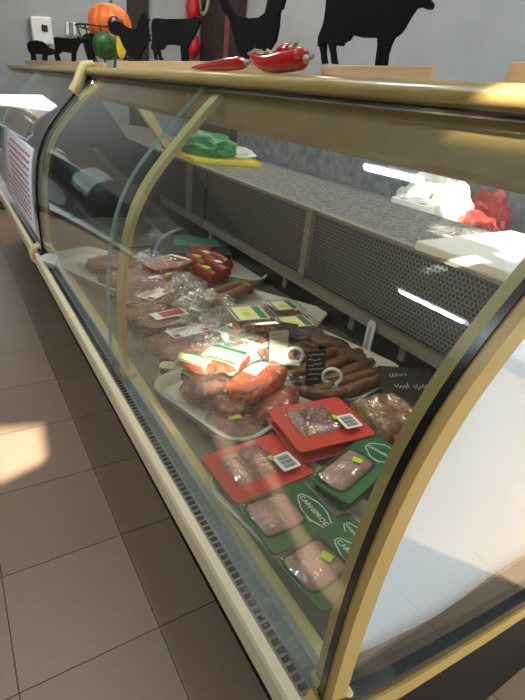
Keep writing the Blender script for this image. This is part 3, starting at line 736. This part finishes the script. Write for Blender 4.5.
red = [([(188, 258), (197, 262), (206, 268)], 'lime'), ([(196, 254), (206, 258), (216, 264)], 'white'), ([(196, 268), (206, 274), (216, 279)], 'lime'), ([(208, 262), (218, 268), (226, 274)], 'white'), ([(212, 256), (220, 260), (228, 266)], False), ([(190, 249), (200, 250), (212, 252)], False)]
rl = ['red sausage with a lime label at the left of the far tray', 'red sausage with a white label at the back of the far tray', 'red sausage with a lime label at the front of the far tray', 'red sausage with a white label at the right of the far tray', 'red sausage without label at the right end of the far tray', 'red sausage without label along the back rim of the far tray']
for (p, lb), l in zip(red, rl): sausage(l, p, .026, ZT, 'redsausage', 'red sausages on the far tray', lab=('lime' if lb == 'lime' else 'white') if lb else False)
for p, l in (([(206, 303), (220, 300), (236, 294), (250, 286)], 'coiled brown sausage ring behind the diced meat boxes'), ([(210, 296), (224, 290), (240, 284), (250, 290)], 'brown sausage bent over the sausage ring behind the diced meat boxes'), ([(200, 298), (212, 304), (228, 304)], 'thick brown sausage in front of the sausage ring')):
    sausage(l, p, .02, ZT + .015, 'sausage', 'brown sausages behind the boxes')
# dark dried meat pieces and bacon slabs
def lump(name, label, cat, px, py, z, L, W, T, rz, seed, m, group=None, amp=.3):
    c = onz(px, py, z + T * .4); c.z = z
    o = MB().bm(blob(L / 2, W / 2, T, seed, amp, 3), None, True).build(name, M[m]); o.location = c; o.rotation_euler = (0, 0, rz)
    return tag(o, label, cat, group)
gd = 'dark dried meat pieces'
lump('dried_meat', 'dark dried meat piece at the far left of the sausage tray', 'dried meat', 306, 338, ZT, .13, .08, .04, R(-10), 61, 'jerky', gd)
lump('dried_meat', 'dark dried meat piece in the middle of the pile along the back rim', 'dried meat', 326, 345, ZT, .14, .08, .045, R(-60), 62, 'jerky', gd)
lump('dried_meat', 'dark dried meat piece nearest to the thermometer', 'dried meat', 348, 356, ZT, .13, .06, .035, R(-70), 63, 'jerky', gd)
lump('dried_meat', 'dark dried meat piece behind the first price tag ring', 'dried meat', 304, 350, ZT, .10, .07, .04, R(-40), 64, 'jerky', gd)
def slab(label, q, z, T, seed, m='bacon'):
    c, w, h, rz = quad_fit(q, z + T)
    t = thing('bacon_slab', label, 'bacon', (c.x, c.y, z), rz, 'bacon slabs')
    b = MB()
    def f(u, v):
        x = (u - .5) * w; y = (v - .5) * h; e = min(1, 6 * min(u, 1 - u, v, 1 - v) + .25) if 0 < u < 1 and 0 < v < 1 else 0
        return (x * (1 + .03 * noise.noise((v * 4, seed, 0))), y * (1 + .04 * noise.noise((u * 4, seed, 5))), T * e * (.85 + .35 * noise.noise((x * 35, y * 35, seed))) )
    sheet_grid(f, 22, 18).build('bacon', M[m], t)
    def g(u, v):
        p = f(u, v); return (p[0] * 1.06, p[1] * 1.06, p[2] + .002)
    sheet_grid(g, 18, 14).build('film', M['film'], t)
    return t
slab('large bacon slab in film right of the brown sausages, under the chalk sign', [(352, 398), (392, 434), (428, 412), (392, 384)], .625, .03, 71)
slab('lower bacon slab between the red and green packs', [(346, 410), (382, 452), (402, 430), (372, 400)], .606, .02, 72)
lump('meat_piece', 'small red meat piece behind the rear green pack', 'meat', 412, 440, ZD, .12, .08, .04, R(20), 73, 'smoked')

# clear boxes of diced meat
def box_of_dice(label, q, z, seed, T=.045, lab=True):
    c, w, h, rz = quad_fit(q, z + T)
    t = thing('diced_meat_box', label, 'meat box', (c.x, c.y, z), rz, 'clear boxes of diced meat')
    n = 24
    rings = [(w * .86, h * .84, .012, 0), (w * .97, h * .96, .016, T * .9), (w, h, .018, T * .92), (w, h, .018, T * .97), (w * .9, h * .88, .014, T * 1.06)]
    vs = []; fs = []
    for a, b, r, zz in rings: vs += [(p[0], p[1], zz) for p in rrect(a, b, r)]
    for i in range(len(rings) - 1):
        for k in range(n): fs.append([i * n + k, i * n + (k + 1) % n, (i + 1) * n + (k + 1) % n, (i + 1) * n + k])
    fs += [list(range(n))[::-1], [(len(rings) - 1) * n + k for k in range(n)]]
    MB().add(vs, fs, False).build('clear_box', M['clearbox'], t)
    d = MB(); rnd = random.Random(seed)
    for k in range(46):
        s = rnd.uniform(.014, .022)
        d.box((rnd.uniform(-.38, .38) * w, rnd.uniform(-.36, .36) * h, rnd.uniform(.25, .78) * T), (s, s * rnd.uniform(.7, 1.2), s * .8), rz=rnd.uniform(0, 3), rx=rnd.uniform(-.6, .6), ry=rnd.uniform(-.6, .6), bev=.003)
    tag(d.build('diced_meat', M['dice'], t), kind='stuff')
    if lab:
        l = plate(w * .62, h * .62, .004, T * 1.06 + .0005, T * 1.06 + .0012).build('label', M['card'], t)
        MB().box((0, h * .20, T * 1.06 + .0016), (w * .56, h * .14, .0006)).box((0, -h * .27, T * 1.06 + .0016), (w * .56, h * .04, .0006)).build('green_print', M['greenprint'], l)
        MB().box((w * .06, -h * .06, T * 1.06 + .0018), (w * .2, h * .16, .0006)).build('price_sticker', M['lime'], l)
    return t
box_of_dice('clear box of diced meat with cream label, resting on the box below it', [(222, 312), (238, 332), (276, 318), (256, 297)], .650, 1)
box_of_dice('clear box of diced meat at the bottom of the stack', [(226, 326), (240, 342), (278, 328), (262, 308)], .606, 2, lab=False)
box_of_dice('clear box of diced meat with cream label, next to the back panel', [(262, 304), (278, 318), (304, 308), (288, 296)], .610, 3)
box_of_dice('clear box of diced meat with yellow label behind the price tag rings', [(270, 322), (286, 338), (320, 324), (300, 308)], .606, 4)
box_of_dice('open clear box of orange meat strips in the sun by the first price tag', [(258, 348), (276, 368), (300, 352), (282, 338)], .606, 5, lab=False)

# dark flat box at the far end with green print
c = onz(190, 246, .63)
t = thing('salad_box', 'dark clear lidded box with green leaf print at the far end of the deck', 'box', (c.x, c.y, .605), R(-20))
plate(.34, .26, .02, 0, .03).build('box_body', M['dark'], t, bevel=.003)
lid = plate(.35, .27, .02, .031, .036).build('lid', M['clearbox'], t, bevel=.002)
MB().box((.03, .02, .0375), (.2, .12, .001)).build('green_print', M['greenprint'], lid)

# price tags with ring holders
def price_tag(label, px, py, z, rz, seed, face):
    c = onz(px, py, z)
    t = thing('price_tag_holder', label, 'price tag', c, rz, 'price tags in white ring clips')
    plate(.06, .026, .006, 0, .006, (-.012, 0)).build('base', M['white'], t)
    MB().tube([(.022 * math.cos(a), .0, .026 + .022 * math.sin(a)) for a in [2 * math.pi * k / 24 for k in range(24)]], .0042, 8, closed=True).build('ring', M['white'], t)
    m = Matrix.Translation((-.042, -.004, .046)) @ Matrix.Rotation(R(28), 4, 'Z') @ Matrix.Rotation(R(-14), 4, 'X')
    bm = bmesh.new(); bmesh.ops.create_cube(bm, size=1); bmesh.ops.scale(bm, vec=(.052, .0015, .084), verts=bm.verts)
    cd = MB().bm(bm, m).build('price_card', M[face], t)
    rnd = random.Random(seed)
    for k in range(6):
        zz = .033 - k * .012; x1 = rnd.uniform(.004, .022)
        MB().tube([m @ Vector((-.021 + (x1 + .021) * j / 11, -.0014, zz + rnd.uniform(-.0022, .0022))) for j in range(12)], .0006, 4).build('handwriting', M['whiteprint'] if face == 'blackprint' else M['blackprint'], cd)
    return t
price_tag('pale faced price card in a white ring clip, left of the two rings', 293, 364, .640, R(-38), 1, 'palecard')
price_tag('dark price card in a white ring clip, between the brown sausages', 330, 386, .640, R(-38), 2, 'blackprint')
def chalk_card(name, label, px, py, z, w, h, rz, tilt, seed, lines):
    c = onz(px, py, z)
    t = thing(name, label, 'price sign', c, rz)
    b = MB().box((0, 0, 0), (w, h, .0025), rx=tilt, bev=.0006).shift((0, 0, h / 2 * math.sin(tilt) + .002))
    bo = b.build('board', M['blackprint'], t); ln = MB(); rnd = random.Random(seed)
    m = Matrix.Translation((0, 0, h / 2 * math.sin(tilt) + .002)) @ Matrix.Rotation(tilt, 4, 'X')
    for k in range(lines):
        y = h * (.20 - .34 * k); x = -w * (.34 - .08 * k)
        for word in range(2 if k else 1):
            pts = []; nj = rnd.randint(14, 20)
            for j in range(nj):
                x += w * .020; pts.append(m @ Vector((x + w * .012 * math.cos(j * 2.1), y + h * .07 * math.sin(j * 2.1 + k) * rnd.uniform(.3, 1.5) + h * .004 * j, .0022)))
            x += w * .05
            MB().tube(pts, .0006, 4).build('handwriting', M['whiteprint'], bo)
    return t
chalk_card('price_sign', 'black chalk price sign with white handwriting leaning on the bacon', 404, 392, .640, .135, .085, R(-28), R(34), 5, 2)
chalk_card('price_sign', 'small black price sign without ring beside the diced meat boxes', 281, 333, .655, .09, .05, R(-42), R(28), 6, 0)
# thermometer on the lower back panel
p = onx(372, 340, .985)
t = thing('thermometer', 'white strip thermometer hanging from the steel rail', 'thermometer', (.972, p.y, .598))
MB().prism(rrect(.030, .112, .0148), lambda q, s: (s, q[0], q[1] + .057), -.004, .0).build('backing', M['white'], t)
lt = MB()
for k in range(15): lt.box((-.0045, .0, .022 + k * .005), (.0008, .006 + .006 * (k % 2), .0020))
lt.build('scale_marks', M['blueprint'], t)

# ------------------------------------------------------------------ on the serving ledge
def flatbox(name, label, cat, q, z, T, m, bev=.003, r=.01):
    c, w, h, rz = quad_fit(q, z + T)
    o = plate(w, h, r, 0, T).build(name, M[m], None, bevel=bev); o.location = (c.x, c.y, z); o.rotation_euler = (0, 0, rz)
    return tag(o, label, cat)
flatbox('chopping_board', 'thick white chopping board in the sun on the granite ledge', 'chopping board', [(434, 246), (540, 282), (575, 248), (494, 226)], .940, .022, 'wboard')
flatbox('chopping_board', 'yellow chopping board under the green bag on the granite ledge', 'chopping board', [(192, 153), (212, 163), (242, 159), (220, 149)], .940, .02, 'yboard')
def bag_at(label, px, py, zt, base, L, W, T, rz, seed, m, name='plastic_bag', cat='plastic bag'):
    c = onz(px, py, zt); c.z = base
    o = MB().bm(blob(L / 2, W / 2, T, seed, .3, 3), None, True).build(name, M[m]); o.location = c; o.rotation_euler = (0, 0, rz); return tag(o, label, cat)
bag_at('green plastic bag of goods on the yellow chopping board', 208, 146, 1.0, .962, .22, .30, .10, .2, 81, 'greenbag')
bag_at('white plastic bag lying beside the green bag on the yellow board', 231, 151, .985, .962, .20, .22, .05, .2, 82, 'whitebag')
# back bench behind the staff side
t = thing('back_bench', 'long bench along the right wall, grey streaks standing in for a glass reflection', 'bench', (2.2, 2.5, 0))
MB().box((0, 0, .71), (.76, 4.3, .04), bev=.004).build('bench_top', M['reflection_grey'], t)
MB().box((.04, 0, .345), (.66, 4.2, .69)).build('bench_body', M['reflection_grey'], t)
tag(MB().box((2.592, 2.5, .93), (.012, 4.3, .395)).build('trim_splashback', M['reflection_grey']), kind='structure')
ZB = .731
def bench_bag(label, px, py, L, W, T, rz, seed, m, name='plastic_bag', cat='plastic bag', X=2.05):
    c = onx(px, py, X); c.z = ZB
    o = MB().bm(blob(L / 2, W / 2, T, seed, .3, 3), None, True).build(name, M[m]); o.location = c; o.rotation_euler = (0, 0, rz); return tag(o, label, cat)
bench_bag('white plastic bag lit by the sun on the back bench', 440, 180, .30, .36, .25, .3, 91, 'whitebag', X=2.33)
bench_bag('cream paper bag standing behind the white bag on the bench', 456, 188, .18, .2, .24, .1, 92, 'creambag', 'paper_bag', 'paper bag', 2.1)
bench_bag('red plastic packet right of the bags on the bench', 482, 212, .32, .10, .15, R(70), 93, 'redbag', 'red_packet', 'packet', 2.05)
bench_bag('second red packet leaning behind the first on the bench', 494, 192, .30, .11, .20, R(75), 94, 'redbag', 'red_packet', 'packet', 2.40)
for k, (px, py) in enumerate(((409, 206), (421, 200), (417, 219), (431, 212))):
    c = onx(420, 208, 1.95) + Vector(((-.061, .061, -.061, .061)[k], (.061, .061, -.061, -.061)[k], 0))
    t = thing('paper_roll', ['white paper roll on the bench, at the far side next to the ledge', 'white paper roll on the bench, at the far side next to the wall', 'white paper roll on the bench, at the near side next to the ledge', 'white paper roll on the bench, at the near side next to the bags'][k], 'paper roll', (c.x, c.y, ZB), 0, 'white paper rolls on the bench')
    MB().lathe([(.02, 0), (.056, 0), (.058, .004), (.058, .146), (.056, .15), (.020, .15), (.019, .02)], n=24).build('paper', M['white'], t)
    MB().lathe([(.0205, .004), (.0205, .1515), (.018, .1515), (.018, .004)], n=16).build('core', M['pine'], t)

# ------------------------------------------------------------------ things on the canopy
ZTOP = 1.278
def on_plane(px, py, A, B):
    d = ray(px, py); n = Vector((B[1] - A[1], -(B[0] - A[0]), 0)); t = n.dot(Vector((A[0], A[1], 0))) / n.dot(d)
    return Vector((d.x * t, d.y * t, H + d.z * t))
def cutout(name, label, cat, pts, A, B, parent_loc=None, zfix=None, group='black animal cut-outs on the canopy'):
    P = [on_plane(px, py, A, B) for px, py in pts]
    zmin = min(p.z for p in P)
    dz = (zfix - zmin) if zfix else 0
    d = Vector((B[0] - A[0], B[1] - A[1], 0)).normalized(); n = Vector((d.y, -d.x, 0)) * .003
    c = sum(P, Vector()) / len(P); base = Vector((c.x, c.y, zmin + dz))
    mb = MB().prism([p + Vector((0, 0, dz)) - base for p in P], lambda p, t: p + n * t, -1, 1)
    o = mb.build(name, M['blackcut']); o.location = base
    return tag(o, label, cat, group)
def crop(pts, s, ox, oy=0): return [(a / s + ox, b / s + oy) for a, b in pts]
def stand(label, x0, y0, x1, y1, hgt, w=.014):
    d = Vector((x1 - x0, y1 - y0, 0)); L = d.length; c = Vector(((x0 + x1) / 2, (y0 + y1) / 2, ZTOP))
    o = MB().box((0, 0, hgt / 2), (w, L, hgt), bev=.0015).build('wooden_stand', M['pine']); o.location = c; o.rotation_euler = (0, 0, math.atan2(d.y, d.x) - math.pi / 2)
    return tag(o, label, 'wooden stand', 'pale wooden stands on the canopy')
XA = .56
def yat(px, py): return onx(px, py, XA - .02).y
# big cow
s0, s1 = yat(315, 66), yat(423, 70)
stand('pale wooden stand under the big cow cut-out', XA, s0, XA, s1, .019)
ZS = ZTOP + .019
big = [(66, 0), (64, -40), (75, -60), (200, -55), (330, -50), (380, -70), (400, -60), (440, -30), (465, 0), (463, 15), (455, 22), (440, 22), (425, 12), (400, 20), (380, 50), (355, 95), (340, 115), (318, 130), (308, 150), (295, 190), (290, 230), (293, 237), (276, 237), (275, 200), (270, 235), (250, 235), (255, 195), (260, 160), (258, 130), (200, 130), (160, 122), (150, 140), (130, 150), (125, 162), (108, 162), (98, 150), (95, 170), (102, 225), (105, 230), (88, 230), (82, 190), (72, 150), (62, 150), (60, 190), (66, 228), (50, 230), (46, 190), (40, 165), (34, 165), (36, 130), (55, 80), (62, 40)]
cutout('cow_cutout', 'largest black cow cut-out, with udder, on its own wooden stand', 'animal cut-out', crop(big, 3.75, 310), (XA, 0), (XA, 1), zfix=ZS)
# near end stand
e0, e1 = yat(499, 72), .26
stand('pale wooden stand at the near end of the canopy', XA, e0, XA, .215, .024)
# hen
h0, h1 = yat(216, 66), yat(258, 66)
stand('pale wooden stand under the hen cut-out, among the chilies', XA, h0, XA, h1, .016)
hen = [(150, -30), (180, -20), (200, 15), (225, 40), (265, 47), (300, 44), (325, 25), (332, -10), (340, -50), (360, -65), (385, -50), (398, -30), (388, 10), (380, 12), (376, 30), (372, 80), (362, 130), (340, 165), (315, 190), (318, 220), (325, 228), (300, 228), (295, 195), (270, 200), (255, 222), (236, 222), (235, 195), (215, 150), (202, 95), (185, 45), (160, 10)]
cutout('hen_cutout', 'tall black hen cut-out with long neck above the red chilies', 'animal cut-out', crop(hen, 3.75, 180), (XA, 0), (XA, 1), zfix=ZTOP + .016)
# cow and rooster share a stand
c0, c1 = yat(113, 63), yat(225, 66)
stand('long pale wooden stand under the rooster and the middle cow', XA, c0, XA, c1, .024)
cow = [(45, 100), (60, 93), (110, 97), (180, 97), (240, 95), (265, 85), (285, 92), (290, 120), (275, 150), (262, 180), (240, 215), (225, 250), (226, 318), (216, 320), (212, 260), (207, 318), (196, 318), (192, 240), (150, 232), (110, 235), (100, 255), (85, 260), (78, 250), (82, 290), (95, 312), (82, 315), (68, 270), (60, 250), (62, 300), (66, 312), (54, 312), (45, 260), (36, 255), (42, 200), (38, 140)]
cutout('cow_cutout', 'middle black cow cut-out between rooster and hen', 'animal cut-out', crop(cow, 5.25, 145), (XA, 0), (XA, 1), zfix=ZTOP + .024)
roo = [(190, 170), (210, 150), (240, 145), (265, 150), (290, 175), (330, 195), (380, 205), (400, 185), (410, 130), (425, 100), (445, 80), (460, 90), (470, 115), (483, 132), (472, 145), (472, 180), (478, 240), (495, 250), (480, 262), (492, 290), (470, 300), (450, 350), (420, 400), (412, 425), (430, 440), (430, 446), (380, 446), (376, 425), (330, 400), (290, 330), (260, 260), (210, 235), (190, 205)]
cutout('rooster_cutout', 'black rooster cut-out in front of the basket of pumpkins', 'animal cut-out', crop(roo, 7.5, 85), (XA, 0), (XA, 1), zfix=ZTOP + .024)
# far group
A = Vector((.53, 3.6, 0)); 
pr = onx(105, 60, .60); B = Vector((.60, pr.y, 0))
stand('pale wooden stand under the pig, calf and sheep at the far end', A.x, A.y + .1, B.x, B.y, .024)
pig = [(62, 215), (75, 200), (110, 193), (140, 198), (165, 215), (180, 232), (196, 235), (205, 245), (203, 262), (185, 270), (168, 272), (166, 298), (158, 300), (157, 275), (152, 272), (150, 300), (143, 300), (145, 268), (105, 265), (108, 295), (113, 300), (103, 300), (98, 270), (93, 298), (86, 299), (84, 268), (70, 250)]
calf = [(203, 178), (215, 174), (260, 178), (300, 180), (325, 178), (333, 168), (340, 175), (355, 180), (352, 200), (340, 208), (328, 230), (318, 258), (316, 302), (308, 303), (307, 262), (303, 302), (298, 302), (298, 258), (245, 252), (228, 268), (238, 300), (230, 300), (218, 272), (216, 275), (222, 300), (215, 300), (206, 265), (210, 235), (207, 200)]
sheep = [(356, 165), (375, 150), (420, 152), (450, 165), (448, 200), (436, 240), (415, 258), (412, 270), (418, 300), (408, 302), (398, 268), (392, 262), (390, 270), (400, 300), (390, 302), (376, 265), (368, 235), (358, 200)]
for nm, lb, pts in (('pig_cutout', 'small black pig cut-out at the far end', pig), ('calf_cutout', 'small black calf cut-out between pig and sheep', calf), ('sheep_cutout', 'small black sheep cut-out half behind the pumpkin basket', sheep)):
    cutout(nm, lb, 'animal cut-out', crop(pts, 5.25, 15), A, B, zfix=ZTOP + .024)
# basket with gourds
bc = onx(110, 60, .68); bc.z = ZTOP
k = .0034  # metres per photo pixel there is derived from the distance
k = (Vector((bc.x, bc.y, 0)).length) * .93 / F
t = thing('wire_basket', 'black wire bowl holding the pumpkin and gourds', 'basket', bc)
Rb = 27 * k; Hb = 30 * k
for j, z in enumerate((.02, .35, .7, 1.0)):
    r = Rb * (.35 + .65 * z ** .6)
    MB().tube([(r * math.cos(2 * math.pi * q / 28), r * math.sin(2 * math.pi * q / 28), .006 + Hb * z) for q in range(28)], .004, 6, closed=True).build('hoop', M['pipe'], t)
for q in range(12):
    a = 2 * math.pi * q / 12
    MB().tube([(Rb * (.35 + .65 * z ** .6) * math.cos(a), Rb * (.35 + .65 * z ** .6) * math.sin(a), .006 + Hb * z) for z in (.02, .15, .35, .6, .8, 1.0)], .003, 6).build('wire', M['pipe'], t)
def gourd(name, label, px, py, rx, rz_, m, lobes=0, depth=0, stem=True, tilt=0, fwd=0, cat='gourd'):
    p = onx(px, py, .68 - fwd)
    t = thing(name, label, cat, p - Vector((0, 0, rz_ * k)))
    prof = [(max(.001, math.sin(a) ** .8) * rx * k, (1 - math.cos(a)) * rz_ * k) for a in [math.pi * q / 14 for q in range(15)]]
    o = MB().lathe(prof, n=48, lobes=lobes, depth=depth).build('rind', M[m], t)
    if stem: MB().tube([(0, 0, 1.9 * rz_ * k), (.003, 0, 2.05 * rz_ * k), (.01, 0, 2.2 * rz_ * k)], [.008, .006, .005], 8).build('stem', M['melon'], t)
    return t
gourd('pumpkin', 'ribbed orange pumpkin on top of the wire basket', 110, 25, 18, 15, 'pumpkin', 10, .10, cat='pumpkin')
gourd('gourd', 'dark green gourd at the front of the wire basket', 106, 46, 10.5, 10, 'melon', 8, .04, stem=False, fwd=.06)
gourd('gourd', 'slim yellow gourd beside the green one in the basket', 121, 45, 3.5, 9, 'yellow', stem=False, fwd=.05)
gourd('aubergine', 'dark red aubergine behind the rooster tail', 116, 26, 6, 6, 'aubergine', stem=False, fwd=.09, cat='vegetable')
gourd('aubergine', 'dark red aubergine at the left rim of the basket', 94, 42, 5, 8, 'aubergine', stem=False, fwd=.04, cat='vegetable')
# glossy chilies with a raffia tie
def chili(label, pts, r, zo=0, x=.53):
    P = [onx(a, b, x) for a, b in pts]
    base = sum(P, Vector()) / len(P); base.z = ZTOP + zo; lo = min(p.z for p in P)
    P = [Vector((p.x, p.y, p.z)) for p in P]
    Q = []
    for i in range(len(P) - 1):
        for j in range(5): Q.append(P[i].lerp(P[i + 1], j / 5))
    Q.append(P[-1])
    for _ in range(4): Q = [Q[0]] + [(Q[i - 1] + Q[i] * 2 + Q[i + 1]) / 4 for i in range(1, len(Q) - 1)] + [Q[-1]]
    n = len(Q); rad = [r * (min(1, .15 + 1.25 * (i / (n - 1)) ** .7) if i < n * .8 else 1.0 * math.cos((i / (n - 1) - .8) / .2 * 1.2)) for i in range(n)]
    mz = min(q.z - rr for q, rr in zip(Q, rad)); dz = ZTOP + zo + .001 - mz
    Q = [q + Vector((0, 0, dz)) for q in Q]
    t = thing('chili_pepper', label, 'chili', base, 0, 'glossy red chilies on the canopy')
    MB().tube([q - base for q in Q], rad, 12).build('pepper', M['chili'], t)
    e = Q[-1] - base; d = (Q[-1] - Q[-3]).normalized()
    MB().tube([e - d * .004, e + d * .006, e + d * .018 + Vector((0, 0, .004))], [r * .5, .004, .003], 8).build('stalk', M['straw'], t)
chili('red chili with its thin tip pointing away, left of the hen stand', [(192, 66), (205, 65), (220, 63), (238, 61), (247, 60)], .012, x=.515)
chili('red chili slanting up behind the other two, right of the hen', [(264, 66), (274, 61), (283, 56), (291, 51)], .013, zo=.016, x=.55)
chili('thick red chili lying along the canopy edge with stalk to the right', [(250, 57), (256, 63), (266, 67), (284, 65), (300, 62), (306, 62)], .017, x=.515)
rf = MB(); rnd = random.Random(4)
rc = onx(262, 52, .55)
for q in range(9):
    a = rnd.uniform(0, 6.28); rf.tube([(0, 0, 0), (.012 * math.cos(a), .018 * math.sin(a), .012), (.02 * math.cos(a), .04 * math.sin(a), .004)], .003, 5)
o = rf.build('raffia_bow', M['straw']); o.location = (rc.x, rc.y, ZTOP + .03); tag(o, 'pale raffia bow tying the red chilies at the hen feet', 'bow')

# ------------------------------------------------------------------ wall things
def wall_far_box(name, label, cat, q, th, m):
    P = [ony(a, b, YF - th) for a, b in q]; c = sum(P, Vector()) / 4; base = Vector((c.x, YF, min(p.z for p in P)))
    t = thing(name, label, cat, base)
    MB().prism([p - base for p in P], lambda p, s: (p.x, -s, p.z), 0, th).build('casing', m, t, bevel=.01); return t, [p - base for p in P]
t, P = wall_far_box('wall_device', 'pale wall mounted electronic device, high on the far wall above the pig', 'device', [(30, 16), (51, 17), (54, 45), (34, 44)], .08, M['device'])
cc = sum(P, Vector()) / 4
MB().box((cc.x + .02, -.083, cc.z + .02), (.05, .01, .05)).build('button', M['pipe'], t)
t, P = wall_far_box('wall_socket', 'small pale double socket on the far wall above the calf', 'socket', [(66, 22), (76, 22), (76, 36), (66, 35)], .03, M['device'])
cc = sum(P, Vector()) / 4
MB().box((cc.x, -.032, cc.z), (.04, .005, .10)).build('plug_plate', M['greyplastic'], t)
# dark wooden board in the corner with red peppers
bp = [onx(a, b, XR - .04) for a, b in ((199, 60), (240, 62))]
yb0, yb1 = bp[1].y, min(bp[0].y, YF - .05)
t = thing('old_wooden_board', 'dark weathered wooden board standing in the far right corner', 'board', (XR - .06, (yb0 + yb1) / 2, 0))
MB().box((0, 0, 1.25), (.10, yb1 - yb0, 2.5), bev=.01).build('plank', M['wood'], t)
MB().box((-.052, -(yb1 - yb0) * .28, 1.55), (.006, .09, .8)).build('rusty_streak', M['redmeat'], t)
for n_, (px, py) in enumerate(((193, 8), (193, 46))):
    p = ony(px, py, YF - .07)
    o = MB().lathe([(.01, -.12), (.05, -.09), (.07, -.02), (.06, .06), (.03, .10), (.008, .115)], n=16).build('red_ornament', M['redprint']); o.location = p
    tag(o, 'red hanging ornament %s beside the wooden board' % ('high up' if n_ == 0 else 'lower down'), 'ornament', 'red ornaments by the board')
hs = MB(); hc = onx(204, 0, XR - .115)
hs.tube([(hc.x, hc.y + .11 * math.cos(a), hc.z + .02 + .14 * math.sin(a)) for a in [math.pi + math.pi * q / 12 for q in range(13)]], .018, 8)
tag(hs.build('rope_loop', M['straw']), 'pale rope loop hanging on the dark wooden board', 'rope')

# ------------------------------------------------------------------ lamps and light
for n_, (x, y0, y1) in enumerate(((-.865, 1.34, 1.77), (.115, 1.61, 1.96))):
    t = thing('tube_lamp', ['ceiling tube lamp over the customer side', 'ceiling tube lamp over the counter edge'][n_], 'lamp', (x, (y0 + y1) / 2, 2.62))
    for q in (-.12, .12): MB().tube([(0, q, -.01), (0, q, ZC - 2.62)], .004, 8).build('hanging_rod', M['steel'], t)
    MB().box((0, 0, -.02), (.06, y1 - y0 + .08, .04), bev=.004).build('lamp_body', M['white'], t)
    MB().tube([(0, -(y1 - y0) / 2, -.055), (0, (y1 - y0) / 2, -.055)], .014, 12).build('tube', M['tube'], t)
for n_, (x, y) in enumerate(((1.9, 1.2), (1.9, 3.4), (1.3, 4.7))):  # unseen lamps added to brighten the staff side and far wall
    t = thing('fill_lamp', ['added square fill lamp over the staff side, nearer one', 'added square fill lamp over the staff side, farther one', 'added square fill lamp close to the far wall'][n_], 'lamp', (x, y, ZC))
    MB().box((0, 0, -.02), (.62, .62, .04), bev=.004).build('lamp_frame', M['white'], t)
    MB().box((0, 0, -.043), (.56, .56, .006)).build('diffuser', M['panel'], t)
for n_, (tt, y0, y1) in enumerate(((near, .30, 1.95), (far, 2.15, 4.2))):
    MB().tube([(.60, y0, 1.232), (.60, y1, 1.232)], .010, 10).build('lamp_tube', M['shelftube'], tt)
sd = bpy.data.lights.new('sun', 'SUN'); sd.energy = 16.0; sd.angle = R(.6); sd.color = (1.0, .90, .74)
so = bpy.data.objects.new('sun', sd); COL.objects.link(so); so.location = (-3, -5, 5); so.rotation_euler = SUN.to_track_quat('-Z', 'Y').to_euler()
W = bpy.data.worlds.new('sky'); S.world = W; W.use_nodes = True
bg = W.node_tree.nodes.get('Background') or W.node_tree.nodes.new('ShaderNodeBackground')
bg.inputs[0].default_value = (.88, .94, 1.0, 1); bg.inputs[1].default_value = 2.9
S.view_settings.view_transform = 'Standard'; S.view_settings.look = 'None'; S.view_settings.exposure = 0.8; S.view_settings.gamma = 1.0
S.view_settings.use_curve_mapping = False
